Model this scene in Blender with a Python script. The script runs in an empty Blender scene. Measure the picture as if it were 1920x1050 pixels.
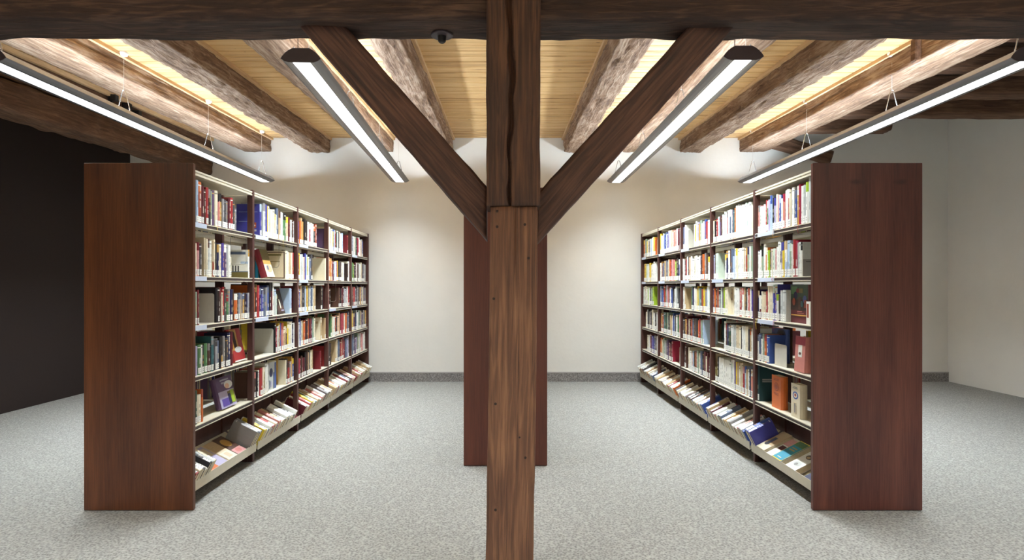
import bpy, math, random
from mathutils import Vector, Matrix, noise
R = random.Random(7)

# ------------------------------------------------------------------ camera, world, exposure
F, VX, HZ, EYE = 1147.0, 949.0, 537.0, 1.355
sc = bpy.context.scene
COL = sc.collection
cam_d = bpy.data.cameras.new('camera'); cam = bpy.data.objects.new('camera', cam_d); COL.objects.link(cam)
cam.location = (0, 0, EYE); cam.rotation_euler = (math.radians(90), 0, 0)
cam_d.sensor_width = 36; cam_d.lens = 36 * F / 1920
cam_d.shift_x = (960 - VX) / 1920; cam_d.shift_y = (HZ - 525) / 1920
cam_d.clip_start = 0.05
sc.camera = cam
w = bpy.data.worlds.new('world'); sc.world = w; w.use_nodes = True
w.node_tree.nodes['Background'].inputs[0].default_value = (0.8, 0.86, 1, 1)
w.node_tree.nodes['Background'].inputs[1].default_value = 0.05
sc.view_settings.view_transform = 'Standard'; sc.view_settings.look = 'None'
sc.view_settings.exposure = 2.0; sc.view_settings.gamma = 1
DOWN, UP = 24.0, 44.0          # strength of the lamps' lower diffusers and upper tubes

# ------------------------------------------------------------------ helpers
def lin(c):
    return tuple((v / 255 / 12.92) if v <= 10 else ((v / 255 + 0.055) / 1.055) ** 2.4 for v in c)

def new_mat(name):
    m = bpy.data.materials.new(name); m.use_nodes = True
    nt = m.node_tree; b = nt.nodes['Principled BSDF']
    return m, nt, b

def N(nt, t, **kw):
    n = nt.nodes.new(t)
    for k, v in kw.items():
        if k in n.inputs: n.inputs[k].default_value = v
        else: setattr(n, k, v)
    return n

def ramp(nt, fac, stops):
    r = N(nt, 'ShaderNodeValToRGB')
    el = r.color_ramp.elements
    while len(el) < len(stops): el.new(0.5)
    for e, (p, c) in zip(el, stops):
        e.position = p; e.color = (*c, 1)
    nt.links.new(fac, r.inputs[0]); return r

def coords(nt, scale, src='Object'):
    tc = N(nt, 'ShaderNodeTexCoord'); mp = N(nt, 'ShaderNodeMapping')
    nt.links.new(tc.outputs[src], mp.inputs[0]); mp.inputs['Scale'].default_value = scale
    return mp.outputs[0]

def bump(nt, b, h, s, d=0.01):
    bp = N(nt, 'ShaderNodeBump', Strength=s, Distance=d)
    nt.links.new(h, bp.inputs['Height']); nt.links.new(bp.outputs[0], b.inputs['Normal'])

def wood_beam(name, dark, mid, light, s=1.0, rough=0.75, bs=0.6, rings=0.5, st=1.0):
    """rough timber, grain along local X"""
    m, nt, b = new_mat(name); L = nt.links
    v = coords(nt, (1.1 * s * st, 14 * s, 14 * s))
    n1 = N(nt, 'ShaderNodeTexNoise', Scale=3.0, Detail=8.0, Roughness=0.62, Distortion=0.9 * st)
    L.new(v, n1.inputs['Vector'])
    v2 = coords(nt, (0.5 * s * st, 4.2 * s, 4.2 * s))
    wv = N(nt, 'ShaderNodeTexNoise', Scale=1.6, Detail=2.0, Distortion=1.6); L.new(v2, wv.inputs['Vector'])
    mul = N(nt, 'ShaderNodeMath', operation='MULTIPLY'); mul.inputs[1].default_value = 34
    L.new(wv.outputs[0], mul.inputs[0])
    sn = N(nt, 'ShaderNodeMath', operation='SINE'); L.new(mul.outputs[0], sn.inputs[0])
    mr = N(nt, 'ShaderNodeMapRange'); mr.inputs[1].default_value = -1; L.new(sn.outputs[0], mr.inputs[0])
    v3 = coords(nt, (1.2, 2.5, 2.5)); n3 = N(nt, 'ShaderNodeTexNoise', Scale=2.2, Detail=3.0); L.new(v3, n3.inputs['Vector'])
    mx = N(nt, 'ShaderNodeMix'); mx.inputs[0].default_value = rings * 0.5
    L.new(n1.outputs[0], mx.inputs[2]); L.new(mr.outputs[0], mx.inputs[3])
    mx2 = N(nt, 'ShaderNodeMix'); mx2.inputs[0].default_value = 0.3
    L.new(mx.outputs[0], mx2.inputs[2]); L.new(n3.outputs[0], mx2.inputs[3])
    rp = ramp(nt, mx2.outputs[0], [(0.3, lin(dark)), (0.5, lin(mid)), (0.72, lin(light))])
    L.new(rp.outputs[0], b.inputs['Base Color']); b.inputs['Roughness'].default_value = rough
    bump(nt, b, mx.outputs[0], bs, 0.012)
    return m

def veneer(name, c1, c2, c3, rough=0.34):
    """smooth veneer with vertical grain"""
    m, nt, b = new_mat(name); L = nt.links
    n1 = N(nt, 'ShaderNodeTexNoise', Scale=9.0, Detail=7.0, Roughness=0.6, Distortion=0.25); L.new(coords(nt, (12, 12, 0.5)), n1.inputs['Vector'])
    n2 = N(nt, 'ShaderNodeTexNoise', Scale=2.0, Detail=2.0); L.new(coords(nt, (4.5, 4.5, 0.35)), n2.inputs['Vector'])
    mx = N(nt, 'ShaderNodeMix'); mx.inputs[0].default_value = 0.55; L.new(n1.outputs[0], mx.inputs[2]); L.new(n2.outputs[0], mx.inputs[3])
    rp = ramp(nt, mx.outputs[0], [(0.34, lin(c1)), (0.5, lin(c2)), (0.66, lin(c3))])
    L.new(rp.outputs[0], b.inputs['Base Color']); b.inputs['Roughness'].default_value = rough
    bump(nt, b, n1.outputs[0], 0.08, 0.002)
    return m

def plain(name, c, rough=0.5, metal=0.0, nz=0.06, scale=30):
    m, nt, b = new_mat(name); L = nt.links
    n = N(nt, 'ShaderNodeTexNoise', Scale=scale, Detail=3.0); L.new(coords(nt, (1, 1, 1)), n.inputs['Vector'])
    lc = lin(c)
    rp = ramp(nt, n.outputs[0], [(0.3, tuple(v * (1 - nz) for v in lc)), (0.7, tuple(min(1, v * (1 + nz)) for v in lc))])
    L.new(rp.outputs[0], b.inputs['Base Color']); b.inputs['Roughness'].default_value = rough
    b.inputs['Metallic'].default_value = metal
    return m

def emit(name, c, s):
    m, nt, b = new_mat(name)
    b.inputs['Base Color'].default_value = (0.8, 0.8, 0.8, 1)
    b.inputs['Emission Color'].default_value = (*c, 1); b.inputs['Emission Strength'].default_value = s
    return m

def carpet(name, c1, c2, c3, sc_=1.0):
    m, nt, b = new_mat(name); L = nt.links
    n1 = N(nt, 'ShaderNodeTexNoise', Scale=95.0 * sc_, Detail=5.0, Roughness=0.75); L.new(coords(nt, (1, 1, 1)), n1.inputs['Vector'])
    n2 = N(nt, 'ShaderNodeTexVoronoi', Scale=75.0 * sc_); L.new(coords(nt, (1, 1, 1)), n2.inputs['Vector'])
    mx = N(nt, 'ShaderNodeMix'); mx.inputs[0].default_value = 0.3; L.new(n1.outputs[0], mx.inputs[2]); L.new(n2.outputs['Distance'], mx.inputs[3])
    rp = ramp(nt, mx.outputs[0], [(0.36, lin(c1)), (0.48, lin(c2)), (0.62, lin(c3))])
    L.new(rp.outputs[0], b.inputs['Base Color']); b.inputs['Roughness'].default_value = 0.95
    b.inputs['Specular IOR Level'].default_value = 0.15
    bump(nt, b, n1.outputs[0], 0.4, 0.004)
    return m

def attr_mat(name, rough, nz=0.10):
    m, nt, b = new_mat(name); L = nt.links
    a = N(nt, 'ShaderNodeAttribute', attribute_name='Col')
    n = N(nt, 'ShaderNodeTexNoise', Scale=60.0, Detail=3.0); L.new(coords(nt, (1, 1, 1)), n.inputs['Vector'])
    mr = N(nt, 'ShaderNodeMapRange'); mr.inputs[3].default_value = 1 - nz; mr.inputs[4].default_value = 1 + nz * .6; L.new(n.outputs[0], mr.inputs[0])
    vm = N(nt, 'ShaderNodeVectorMath', operation='SCALE'); L.new(a.outputs['Color'], vm.inputs[0]); L.new(mr.outputs[0], vm.inputs['Scale'])
    L.new(vm.outputs[0], b.inputs['Base Color']); b.inputs['Roughness'].default_value = rough
    return m

def paint(name, c, bs=0.15):
    m, nt, b = new_mat(name); L = nt.links
    n = N(nt, 'ShaderNodeTexNoise', Scale=2.2, Detail=5.0, Roughness=0.6); L.new(coords(nt, (1, 1, 1)), n.inputs['Vector'])
    lc = lin(c)
    rp = ramp(nt, n.outputs[0], [(0.3, tuple(v * .97 for v in lc)), (0.7, tuple(min(1, v * 1.02) for v in lc))])
    L.new(rp.outputs[0], b.inputs['Base Color']); b.inputs['Roughness'].default_value = 0.9
    n2 = N(nt, 'ShaderNodeTexNoise', Scale=22.0, Detail=4.0); L.new(coords(nt, (1, 1, 1)), n2.inputs['Vector'])
    bump(nt, b, n2.outputs[0], bs, 0.01)
    return m

def pine(name):
    m, nt, b = new_mat(name); L = nt.links
    g = N(nt, 'ShaderNodeNewGeometry')
    tc = N(nt, 'ShaderNodeTexCoord'); cb = N(nt, 'ShaderNodeCombineXYZ'); L.new(g.outputs['Random Per Island'], cb.inputs[0]); L.new(g.outputs['Random Per Island'], cb.inputs[2])
    sc3 = N(nt, 'ShaderNodeVectorMath', operation='SCALE'); L.new(cb.outputs[0], sc3.inputs[0]); sc3.inputs['Scale'].default_value = 40
    ad = N(nt, 'ShaderNodeVectorMath', operation='ADD'); L.new(tc.outputs['Object'], ad.inputs[0]); L.new(sc3.outputs[0], ad.inputs[1])
    mp = N(nt, 'ShaderNodeMapping'); mp.inputs['Scale'].default_value = (0.9, 13, 13); L.new(ad.outputs[0], mp.inputs[0])
    n1 = N(nt, 'ShaderNodeTexNoise', Scale=1.7, Detail=6.0, Roughness=0.55, Distortion=1.2); L.new(mp.outputs[0], n1.inputs['Vector'])
    mxx = N(nt, 'ShaderNodeMath', operation='MULTIPLY_ADD'); L.new(g.outputs['Random Per Island'], mxx.inputs[0]); mxx.inputs[1].default_value = 0.22; L.new(n1.outputs[0], mxx.inputs[2])
    rp = ramp(nt, mxx.outputs[0], [(0.36, lin((172, 130, 82))), (0.56, lin((214, 174, 118))), (0.85, lin((230, 196, 142)))])
    # knots
    vo = N(nt, 'ShaderNodeTexVoronoi', Scale=3.0); mp2 = N(nt, 'ShaderNodeMapping'); mp2.inputs['Scale'].default_value = (0.8, 2.2, 1); L.new(ad.outputs[0], mp2.inputs[0]); L.new(mp2.outputs[0], vo.inputs['Vector'])
    kn = N(nt, 'ShaderNodeMath', operation='LESS_THAN'); kn.inputs[1].default_value = 0.045; L.new(vo.outputs['Distance'], kn.inputs[0])
    mx = N(nt, 'ShaderNodeMix', data_type='RGBA'); L.new(kn.outputs[0], mx.inputs[0]); L.new(rp.outputs[0], mx.inputs[6]); mx.inputs[7].default_value = (*lin((120, 80, 45)), 1)
    L.new(mx.outputs[2], b.inputs['Base Color']); b.inputs['Roughness'].default_value = 0.6
    return m

M = dict(
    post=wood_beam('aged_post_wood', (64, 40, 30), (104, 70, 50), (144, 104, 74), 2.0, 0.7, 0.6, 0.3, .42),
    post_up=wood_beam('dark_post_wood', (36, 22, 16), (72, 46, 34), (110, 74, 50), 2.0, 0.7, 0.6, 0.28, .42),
    brace=wood_beam('brace_wood', (36, 21, 17), (68, 42, 33), (104, 70, 55), 1.6, 0.6, 0.5, 0.35, .5),
    beam=wood_beam('dark_beam_wood', (30, 18, 14), (56, 36, 28), (100, 74, 58), 1.2, 0.75, 0.8, 0.3),
    joist=wood_beam('hewn_joist_wood', (70, 48, 36), (140, 110, 86), (198, 176, 154), 0.9, 0.85, 1.0, 0.12),
    joistd=wood_beam('brown_joist_wood', (66, 44, 32), (100, 70, 50), (140, 106, 80), 0.8, 0.85, 1.0, 0.25),
    batten=wood_beam('pale_batten_wood', (180, 140, 100), (208, 172, 128), (224, 194, 152), 1.0, 0.6, 0.2, 0.1),
    pine=pine('pine_boards'),
    gap=plain('dark_gap', (60, 40, 26), 0.9),
    wall=paint('white_plaster', (232, 229, 222)),
    wallr=paint('side_plaster', (232, 229, 222)),
    darkwall=plain('dark_partition', (34, 20, 17), 0.8),
    carpet=carpet('grey_carpet', (112, 111, 108), (146, 145, 141), (168, 167, 162)),
    carpetd=carpet('dark_carpet_skirting', (92, 87, 86), (136, 131, 129), (166, 162, 158)),
    cap=plain('skirting_cap', (168, 162, 160), 0.6),
    panel=veneer('end_panel_veneer', (62, 31, 16), (88, 48, 26), (110, 65, 36)),
    panelr=veneer('right_panel_veneer', (62, 30, 26), (86, 46, 39), (106, 62, 50)),
    panelm=veneer('middle_panel_veneer', (76, 36, 28), (96, 50, 38), (110, 58, 42), 0.4),
    frame=veneer('upright_dark_wood', (58, 32, 28), (80, 48, 43), (94, 60, 52), 0.45),
    shelf=plain('beige_shelf_metal', (214, 206, 186), 0.4, 0.0, 0.03),
    edge=plain('dark_edge_strip', (70, 58, 56), 0.5),
    sign=plain('pale_blue_label_strip', (200, 210, 230), 0.35, 0, 0.04, 90),
    bookend=plain('grey_bookend_metal', (196, 194, 184), 0.45, 0, 0.03),
    wire=plain('chrome_wire', (200, 200, 200), 0.25, 0.9),
    housing=plain('silver_lamp_housing', (140, 138, 142), 0.35, 0.7, 0.03),
    reflector=plain('satin_reflector', (128, 126, 130), 0.38, 0.45, 0.03),
    endcap=plain('dark_end_cap', (66, 56, 62), 0.45),
    cord=plain('pale_cord', (206, 200, 190), 0.5),
    black=plain('black_metal', (26, 22, 22), 0.5),
    iron=plain('iron_nail', (48, 36, 30), 0.6, 0.4),
    whitep=plain('white_plastic', (235, 235, 232), 0.35),
    diff=emit('lit_diffuser', (0.95, 0.985, 1.0), 1.2),
    tube=emit('lit_tube', (0.78, 0.90, 1.0), UP),
    cover=attr_mat('book_cover', 0.42), pages=attr_mat('book_pages', 0.85, 0.2),
    label=attr_mat('spine_label_paper', 0.4, 0.22),
)

def link(o, parent=None):
    COL.objects.link(o)
    if parent is not None: o.parent = parent
    return o

def mesh_obj(name, vs, fs, mat, parent=None, cols=None, smooth=False):
    me = bpy.data.meshes.new(name); me.from_pydata([tuple(v) for v in vs], [], fs)
    mats = mat if isinstance(mat, (list, tuple)) else [mat]
    for m in mats: me.materials.append(m)
    if cols is not None:
        at = me.color_attributes.new('Col', 'FLOAT_COLOR', 'CORNER')
        buf = []
        for f, c in zip(fs, cols): buf += [c[0], c[1], c[2], 1.0] * len(f)
        at.data.foreach_set('color', buf)
    if smooth: me.shade_smooth()
    me.update()
    return link(bpy.data.objects.new(name, me), parent)

def tag(o, label=None, cat=None, group=None, kind=None):
    if label: o['label'] = label
    if cat: o['category'] = cat
    if group: o['group'] = group
    if kind: o['kind'] = kind
    return o

def empty(name, loc=(0, 0, 0), rz=0):
    o = bpy.data.objects.new(name, None); COL.objects.link(o); o.location = loc; o.rotation_euler = (0, 0, rz)
    o.empty_display_size = 0.1
    return o

class MB:
    """collects shapes into one mesh"""
    def __init__(s): s.v = []; s.f = []; s.c = []
    def box(s, a, b, col=None, mtx=None):
        x0, y0, z0 = a; x1, y1, z1 = b
        p = [Vector(q) for q in ((x0,y0,z0),(x1,y0,z0),(x1,y1,z0),(x0,y1,z0),(x0,y0,z1),(x1,y0,z1),(x1,y1,z1),(x0,y1,z1))]
        if mtx: p = [mtx @ q for q in p]
        n = len(s.v); s.v += p
        for f in ((3,2,1,0),(4,5,6,7),(0,1,5,4),(1,2,6,5),(2,3,7,6),(3,0,4,7)): s.f.append(tuple(n + i for i in f)); s.c.append(col)
        return s
    def bev(s, a, b, r=0.003):
        """box with chamfered edges"""
        x0, y0, z0 = a; x1, y1, z1 = b
        import itertools
        c = Vector(((x0+x1)/2, (y0+y1)/2, (z0+z1)/2)); h = Vector(((x1-x0)/2, (y1-y0)/2, (z1-z0)/2))
        idx = {}
        n = len(s.v)
        for sg in itertools.product((-1,1), repeat=3):
            for ax in range(3):
                p = [sg[i] * (h[i] - (0 if i == ax else r)) + c[i] for i in range(3)]
                idx[(sg, ax)] = len(s.v); s.v.append(Vector(p))
        fs = []
        for ax in range(3):
            for sd in (-1, 1):
                o1, o2 = [i for i in range(3) if i != ax]
                q = []
                for (a1, b1) in ((-1,-1),(1,-1),(1,1),(-1,1)):
                    sg = [0,0,0]; sg[ax] = sd; sg[o1] = a1; sg[o2] = b1
                    q.append(idx[(tuple(sg), ax)])
                fs.append((q, ax, sd))
        for q, ax, sd in fs: s.f.append(tuple(q)); s.c.append(None)
        for e in range(3):     # edges along axis e
            o1, o2 = [i for i in range(3) if i != e]
            for a1 in (-1,1):
                for b1 in (-1,1):
                    sg0 = [0,0,0]; sg0[o1] = a1; sg0[o2] = b1
                    g0 = sg0[:]; g0[e] = -1; g1 = sg0[:]; g1[e] = 1
                    s.f.append((idx[(tuple(g0), o1)], idx[(tuple(g1), o1)], idx[(tuple(g1), o2)], idx[(tuple(g0), o2)])); s.c.append(None)
        for sg in itertools.product((-1,1), repeat=3):
            s.f.append(tuple(idx[(sg, ax)] for ax in range(3))); s.c.append(None)
        return s
    def tube(s, pts, r, n=6, col=None, cap=True):
        pts = [Vector(p) for p in pts]; base = len(s.v)
        for i, p in enumerate(pts):
            d = (pts[min(i+1, len(pts)-1)] - pts[max(i-1, 0)]).normalized()
            a = d.cross(Vector((0,0,1)));
            if a.length < 1e-3: a = d.cross(Vector((1,0,0)))
            a.normalize(); b = d.cross(a)
            for k in range(n):
                t = 2*math.pi*k/n; s.v.append(p + a*math.cos(t)*r + b*math.sin(t)*r)
        for i in range(len(pts)-1):
            for k in range(n):
                q = base+i*n+k; q2 = base+i*n+(k+1)%n; s.f.append((q, q2, q2+n, q+n)); s.c.append(col)
        if cap:
            s.f.append(tuple(base+k for k in range(n))[::-1]); s.c.append(col)
            e = base+(len(pts)-1)*n; s.f.append(tuple(e+k for k in range(n))); s.c.append(col)
        return s
    def lathe(s, prof, n=24, at=(0,0,0), col=None):
        base = len(s.v); at = Vector(at)
        for (r, z) in prof:
            for k in range(n):
                t = 2*math.pi*k/n; s.v.append(at + Vector((r*math.cos(t), r*math.sin(t), z)))
        for i in range(len(prof)-1):
            for k in range(n):
                q = base+i*n+k; q2 = base+i*n+(k+1)%n; s.f.append((q, q2, q2+n, q+n)); s.c.append(col)
        s.f.append(tuple(base+k for k in range(n))[::-1]); s.c.append(col)
        e = base+(len(prof)-1)*n; s.f.append(tuple(e+k for k in range(n))); s.c.append(col)
        return s
    def prism(s, poly, y0, y1, col=None):
        """polygon in XZ extruded along Y"""
        n = len(poly); b = len(s.v)
        s.v += [Vector((x, y0, z)) for x, z in poly] + [Vector((x, y1, z)) for x, z in poly]
        s.f.append(tuple(range(b, b+n))); s.c.append(col); s.f.append(tuple(range(b+n, b+2*n))[::-1]); s.c.append(col)
        for i in range(n):
            j = (i+1) % n; s.f.append((b+j, b+i, b+n+i, b+n+j)); s.c.append(col)
        return s
    def build(s, name, mat, parent=None, smooth=False):
        cols = s.c if any(c is not None for c in s.c) else None
        if cols: cols = [c or (0.5,0.5,0.5) for c in cols]
        return mesh_obj(name, s.v, s.f, mat, parent, cols, smooth)

# ------------------------------------------------------------------ room shell
WY, CZ = 8.72, 3.47
PITCH = .028                      # the old ceiling rises towards the back wall
def cz(y): return CZ - PITCH*(WY-y)
XL0, XR0, YF = -5.36, 6.3, -3.2
tag(MB().box((XL0-.1, YF-.1, -.1), (XR0+.1, WY+.1, 0)).build('floor', M['carpet']), kind='structure')
tag(MB().box((XL0-.1, WY, 0), (XR0+.1, WY+.12, 4.3)).build('wall_back', M['wall']), kind='structure')
tag(MB().box((XL0-.12, YF, 0), (XL0, WY, 4.3)).build('wall_left', M['darkwall']), kind='structure')
tag(MB().box((XR0, YF, 0), (XR0+.12, WY, 4.3)).build('wall_right', M['wallr']), kind='structure')
tag(MB().box((XL0-.1, YF-.12, 0), (XR0+.1, YF, 4.3)).build('wall_front', M['wallr']), kind='structure')
# plank ceiling: boards run along X
c = MB(); y = YF
rc = random.Random(3)
while y < WY:
    wd = rc.uniform(0.125, 0.165); y2 = min(y + wd, WY)
    # board seams with a chamfer
    gp = rc.choice([.003, .004, .006, .009])
    prof = [(y+gp, CZ+.014), (y+gp+.009, CZ), (y2-.011, CZ), (y2-.003, CZ+.014), (y2-.003, CZ+.03), (y+gp, CZ+.03)]
    n = len(prof); b = len(c.v)
    for X in (XL0, 3.72):
        c.v += [Vector((X, a, z - PITCH*(WY-a))) for a, z in prof]
    c.f.append(tuple(range(b, b+n))[::-1]); c.f.append(tuple(range(b+n, b+2*n))); c.c += [None]*2
    for i in range(n):
        j = (i+1) % n; c.f.append((b+i, b+j, b+n+j, b+n+i)); c.c.append(None)
    y = y2
tag(c.build('ceiling', M['pine']), kind='structure')
tag(MB().box((XL0-.1, YF-.1, CZ+.03), (3.72, WY+.1, CZ+.08)).box((3.72, YF-.1, 4.2), (XR0+.1, WY+.1, 4.3)).build('ceiling', M['gap']), kind='structure')
# carpet skirting with its cap
tag(MB().box((XL0, WY-.012, 0), (XR0, WY, .118)).build('baseboard_back', M['carpetd']), kind='structure')
tag(MB().box((XL0, WY-.016, .118), (XR0, WY, .136)).build('trim_back', M['cap']), kind='structure')

# ------------------------------------------------------------------ timber builder
def ring_rect(w, h, step, r):
    """points round a rectangle w (local y) x h (local z), rounded corners"""
    pts = []
    def seg(a, b):
        n = max(1, int((Vector(b)-Vector(a)).length / step))
        for i in range(n): pts.append((a[0]+(b[0]-a[0])*i/n, a[1]+(b[1]-a[1])*i/n))
    k = r*0.3
    c = [(-w/2+r, -h/2), (w/2-r, -h/2), (w/2-k, -h/2+k), (w/2, -h/2+r), (w/2, h/2-r), (w/2-k, h/2-k), (w/2-r, h/2), (-w/2+r, h/2), (-w/2+k, h/2-k), (-w/2, h/2-r), (-w/2, -h/2+r), (-w/2+k, -h/2+k)]
    for i in range(len(c)): seg(c[i], c[(i+1) % len(c)])
    return pts

def timber(name, L, w, h, mat, parent=None, step=0.03, seg=0.06, r=0.02, amp=0.008, wob=0.01, seed=0, disp=None, fine=0):
    """hewn timber along local X (0..L), section centred on the axis"""
    ring = ring_rect(w, h, step, r); n = len(ring); k = max(2, int(L/seg)) + 1
    vs = []; fs = []
    for i in range(k):
        x = L*i/(k-1)
        oy = noise.noise(Vector((x*0.7, seed*7.1, 0)))*wob; oz = noise.noise(Vector((x*0.7, seed*3.3, 9)))*wob
        for (a, b) in ring:
            q = Vector((x*5, a*9+seed*5, b*9)); d = noise.fractal(q, 0.9, 2.0, 4)*amp
            if fine: d += (abs(noise.noise(Vector((x*11, a*24+seed, b*24)))) + .6*noise.noise(Vector((x*24, a*50, b*50+seed))))*fine
            l = math.hypot(a, b) or 1
            p = Vector((x, a*(1+d/l)+oy, b*(1+d/l)+oz))
            if disp: p = disp(p, a, b)
            vs.append(p)
    for i in range(k-1):
        for j in range(n):
            a = i*n+j; b = i*n+(j+1) % n; fs.append((a, b, b+n, a+n))
    fs.append(tuple(range(n))[::-1]); fs.append(tuple((k-1)*n+j for j in range(n)))
    o = mesh_obj(name, vs, fs, mat, parent)
    o.data.shade_smooth()
    return o

# ------------------------------------------------------------------ joists
ORD = ['first', 'second', 'third', 'fourth', 'fifth', 'sixth', 'seventh', 'eighth', 'ninth', 'tenth', 'eleventh', 'twelfth',
       'thirteenth', 'fourteenth', 'fifteenth', 'sixteenth', 'seventeenth', 'eighteenth', 'nineteenth', 'twentieth'] + ['twenty-' + q for q in ('first','second','third','fourth','fifth','sixth','seventh','eighth','ninth')]
def joist(xin, wd, side, label, seed, mat, h=0.2, crack=None, rough=0.014, z0=None):
    """side -1: joist extends left of xin, +1 to the right; runs along Y"""
    cx = xin + side*wd/2; y0 = 1.6; L = WY - y0
    zc = CZ - h/2
    e = empty('ceiling_joist', (cx, y0, zc - PITCH*L)); e.rotation_euler = (Matrix.Rotation(math.atan(PITCH), 4, 'X') @ Matrix.Rotation(math.radians(90), 4, 'Z')).to_euler()
    disp = None
    if crack:
        zf, amp_ = crack
        def disp(p, a, b):          # long drying crack on the face towards the room middle
            inner = (a*side > 0) and abs(a) > wd/2 - .012    # local y is -world x
            zt = zf(p.x)
            d = abs(b - zt)
            if inner and d < .012:
                t = max(0, noise.noise(Vector((p.x*1.3, seed, 4)))+.35)
                p = Vector((p.x, p.y - math.copysign(amp_*min(1, t*2)*(1-d/.012), a), p.z))
            return p
    t = timber('timber', L, wd, h, mat, e, step=0.013, seg=0.028, r=0.014, fine=rough*.45, amp=rough*.7, wob=0.012, seed=seed, disp=disp)
    # pale batten in the corner of ceiling and timber, both faces
    for s2 in (-1, 1):
        ya = s2*(wd/2+.013)
        mb = MB().box((0, ya-.016, h/2-.032), (L, ya+.016, h/2+(CZ-(zc+h/2))-.0005))
        mb.build('batten', M['batten'], e)
    tag(e, label, 'ceiling beam', 'ceiling joists running to the back wall')
    return e
G_ = [(-3.345, .38, -1, 'hewn brown ceiling joist with dark cracks above the left outer lamp', 1, M['joist'], (lambda x: .03+.02*math.sin(x*1.7)-.004*x, .02)),
      (-2.51, .29, -1, 'rough pale-edged ceiling joist between the left outer and left inner lamps', 2, M['joist'], None),
      (-1.61, .32, -1, 'round-edged ceiling joist right above the left inner lamp', 3, M['joist'], None),
      (-0.76, .24, -1, 'flaking whitish ceiling joist crossing behind the left brace', 4, M['joist'], None),
      (0.82, .26, 1, 'flaking whitish ceiling joist crossing behind the right brace', 5, M['joist'], None),
      (1.66, .32, 1, 'ceiling joist right above the right inner lamp', 6, M['joist'], None),
      (2.48, .29, 1, 'rough ceiling joist between the right inner and right outer lamps', 7, M['joist'], None),
      (3.33, .36, 1, 'thick brown ceiling joist with one long crack above the right outer lamp', 8, M['joist'], (lambda x: .045-.012*x+.012*math.sin(x*2), .022))]
for (x, wd, s, lab, sd, m, cr) in G_:
    j = joist(x, wd, s, lab, sd, m, 0.2, cr, 0.024 if sd in (2, 4, 5, 7) else .012)
    if sd == 8:   # wooden peg block near the front
        b = MB().bev((3.30, wd/2-.01, -.10), (3.37, wd/2+.05, .09), .01); b.build('wooden_block', M['joistd'], j)
# tall girder at the far left, two timbers on top of each other
g = empty('girder', (-4.34, 1.6, 2.945 - PITCH*(WY-1.6))); g.rotation_euler = (Matrix.Rotation(math.atan(PITCH), 4, 'X') @ Matrix.Rotation(math.radians(90), 4, 'Z')).to_euler()
t = timber('lower_timber', WY-1.6, .32, .27, M['joistd'], g, .03, .06, .035, .018, .02, 21); t.location = (0, 0, .135)
t = timber('upper_timber', WY-1.6, .26, .25, M['joistd'], g, .03, .06, .02, .01, .01, 22); t.location = (0, -.02, .395)
MB().box((0, -.185, .475), (WY-1.6, -.15, .5195)).build('batten', M['batten'], g)
tag(g, 'tall dark double timber girder at far left over the left bookcase', 'ceiling beam')
for k, (yy, zz) in enumerate(((6.45, 3.33), (6.68, 3.31), (6.86, 3.28))):
    mb = MB().bev((-4.186, yy-.02, zz-.05), (-4.15, yy+.02, zz+.05), .004).bev((-4.16, yy-.03, zz-.02), (-4.10, yy+.03, zz+.045), .006)
    tag(mb.build('iron_hook', M['black']), ['front', 'middle', 'rear'][k] + ' small black iron hook on the far left girder above the lamp', 'hook', 'black hooks on the girder')
# transverse joists in the opening at the right
for k, (yy, x1) in enumerate(((4.62, 6.25), (5.35, 6.25), (6.08, 6.25), (6.80, 6.25), (7.48, 4.72))):
    e = timber('trimmer_joist', x1-3.60, .22, .2, M['joistd'], None, .03, .06, .03, .012, .02, 31+k)
    e.location = (3.60, yy+.11, 3.37)
    tag(e, ['dark cross joist nearest the camera in the right ceiling opening', 'second dark cross joist from the camera, right ceiling opening',
            'middle dark cross joist above the right outer lamp', 'dark long cross joist just in front of the short one, right ceiling opening',
            'short dark cross joist with rounded end nearest the back wall, upper right'][k], 'ceiling beam', 'cross joists in the right ceiling opening')
MB_ = timber('roof_strut', .80, .16, .18, M['joistd'], None, .03, .06, .02, .01, .01, 41)
MB_.location = (3.70, 8.45, 3.36); MB_.rotation_euler = (0, math.radians(17), 0)
tag(MB_, 'dark slanting timber beside the back wall behind the right outer lamp', 'ceiling beam')

# ------------------------------------------------------------------ main beam, post, braces
def crack_up(p, a, b):
    # local x runs up the post (0 = bottom of the upper part); local z = -world y ... front face is b>0
    if b > .085:
        x = p.x
        off = .006*math.sin(x*9)+.004*math.sin(x*31)+.012
        wdt = .009*max(.25, min(1, (x-.02)*2.2)) + .003*math.sin(x*23)
        if x < .16: wdt *= .6
        d = abs(a - off)
        if d < max(wdt, .0) + .004:
            p = Vector((p.x, p.y, p.z - .05*(1-d/(wdt+.0045))**.5 if d < wdt+.004 else p.z))
    return p
bm_ = timber('cross_beam', 10.2, .25, .30, M['beam'], None, .02, .04, .025, .008, .008, 51)
bm_.location = (-4.08, 2.825, 2.688); tag(bm_, 'huge dark timber cross beam along the top edge behind the post', 'beam')
pr = empty('timber_post', (0.02, 2.74, 0))
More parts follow.
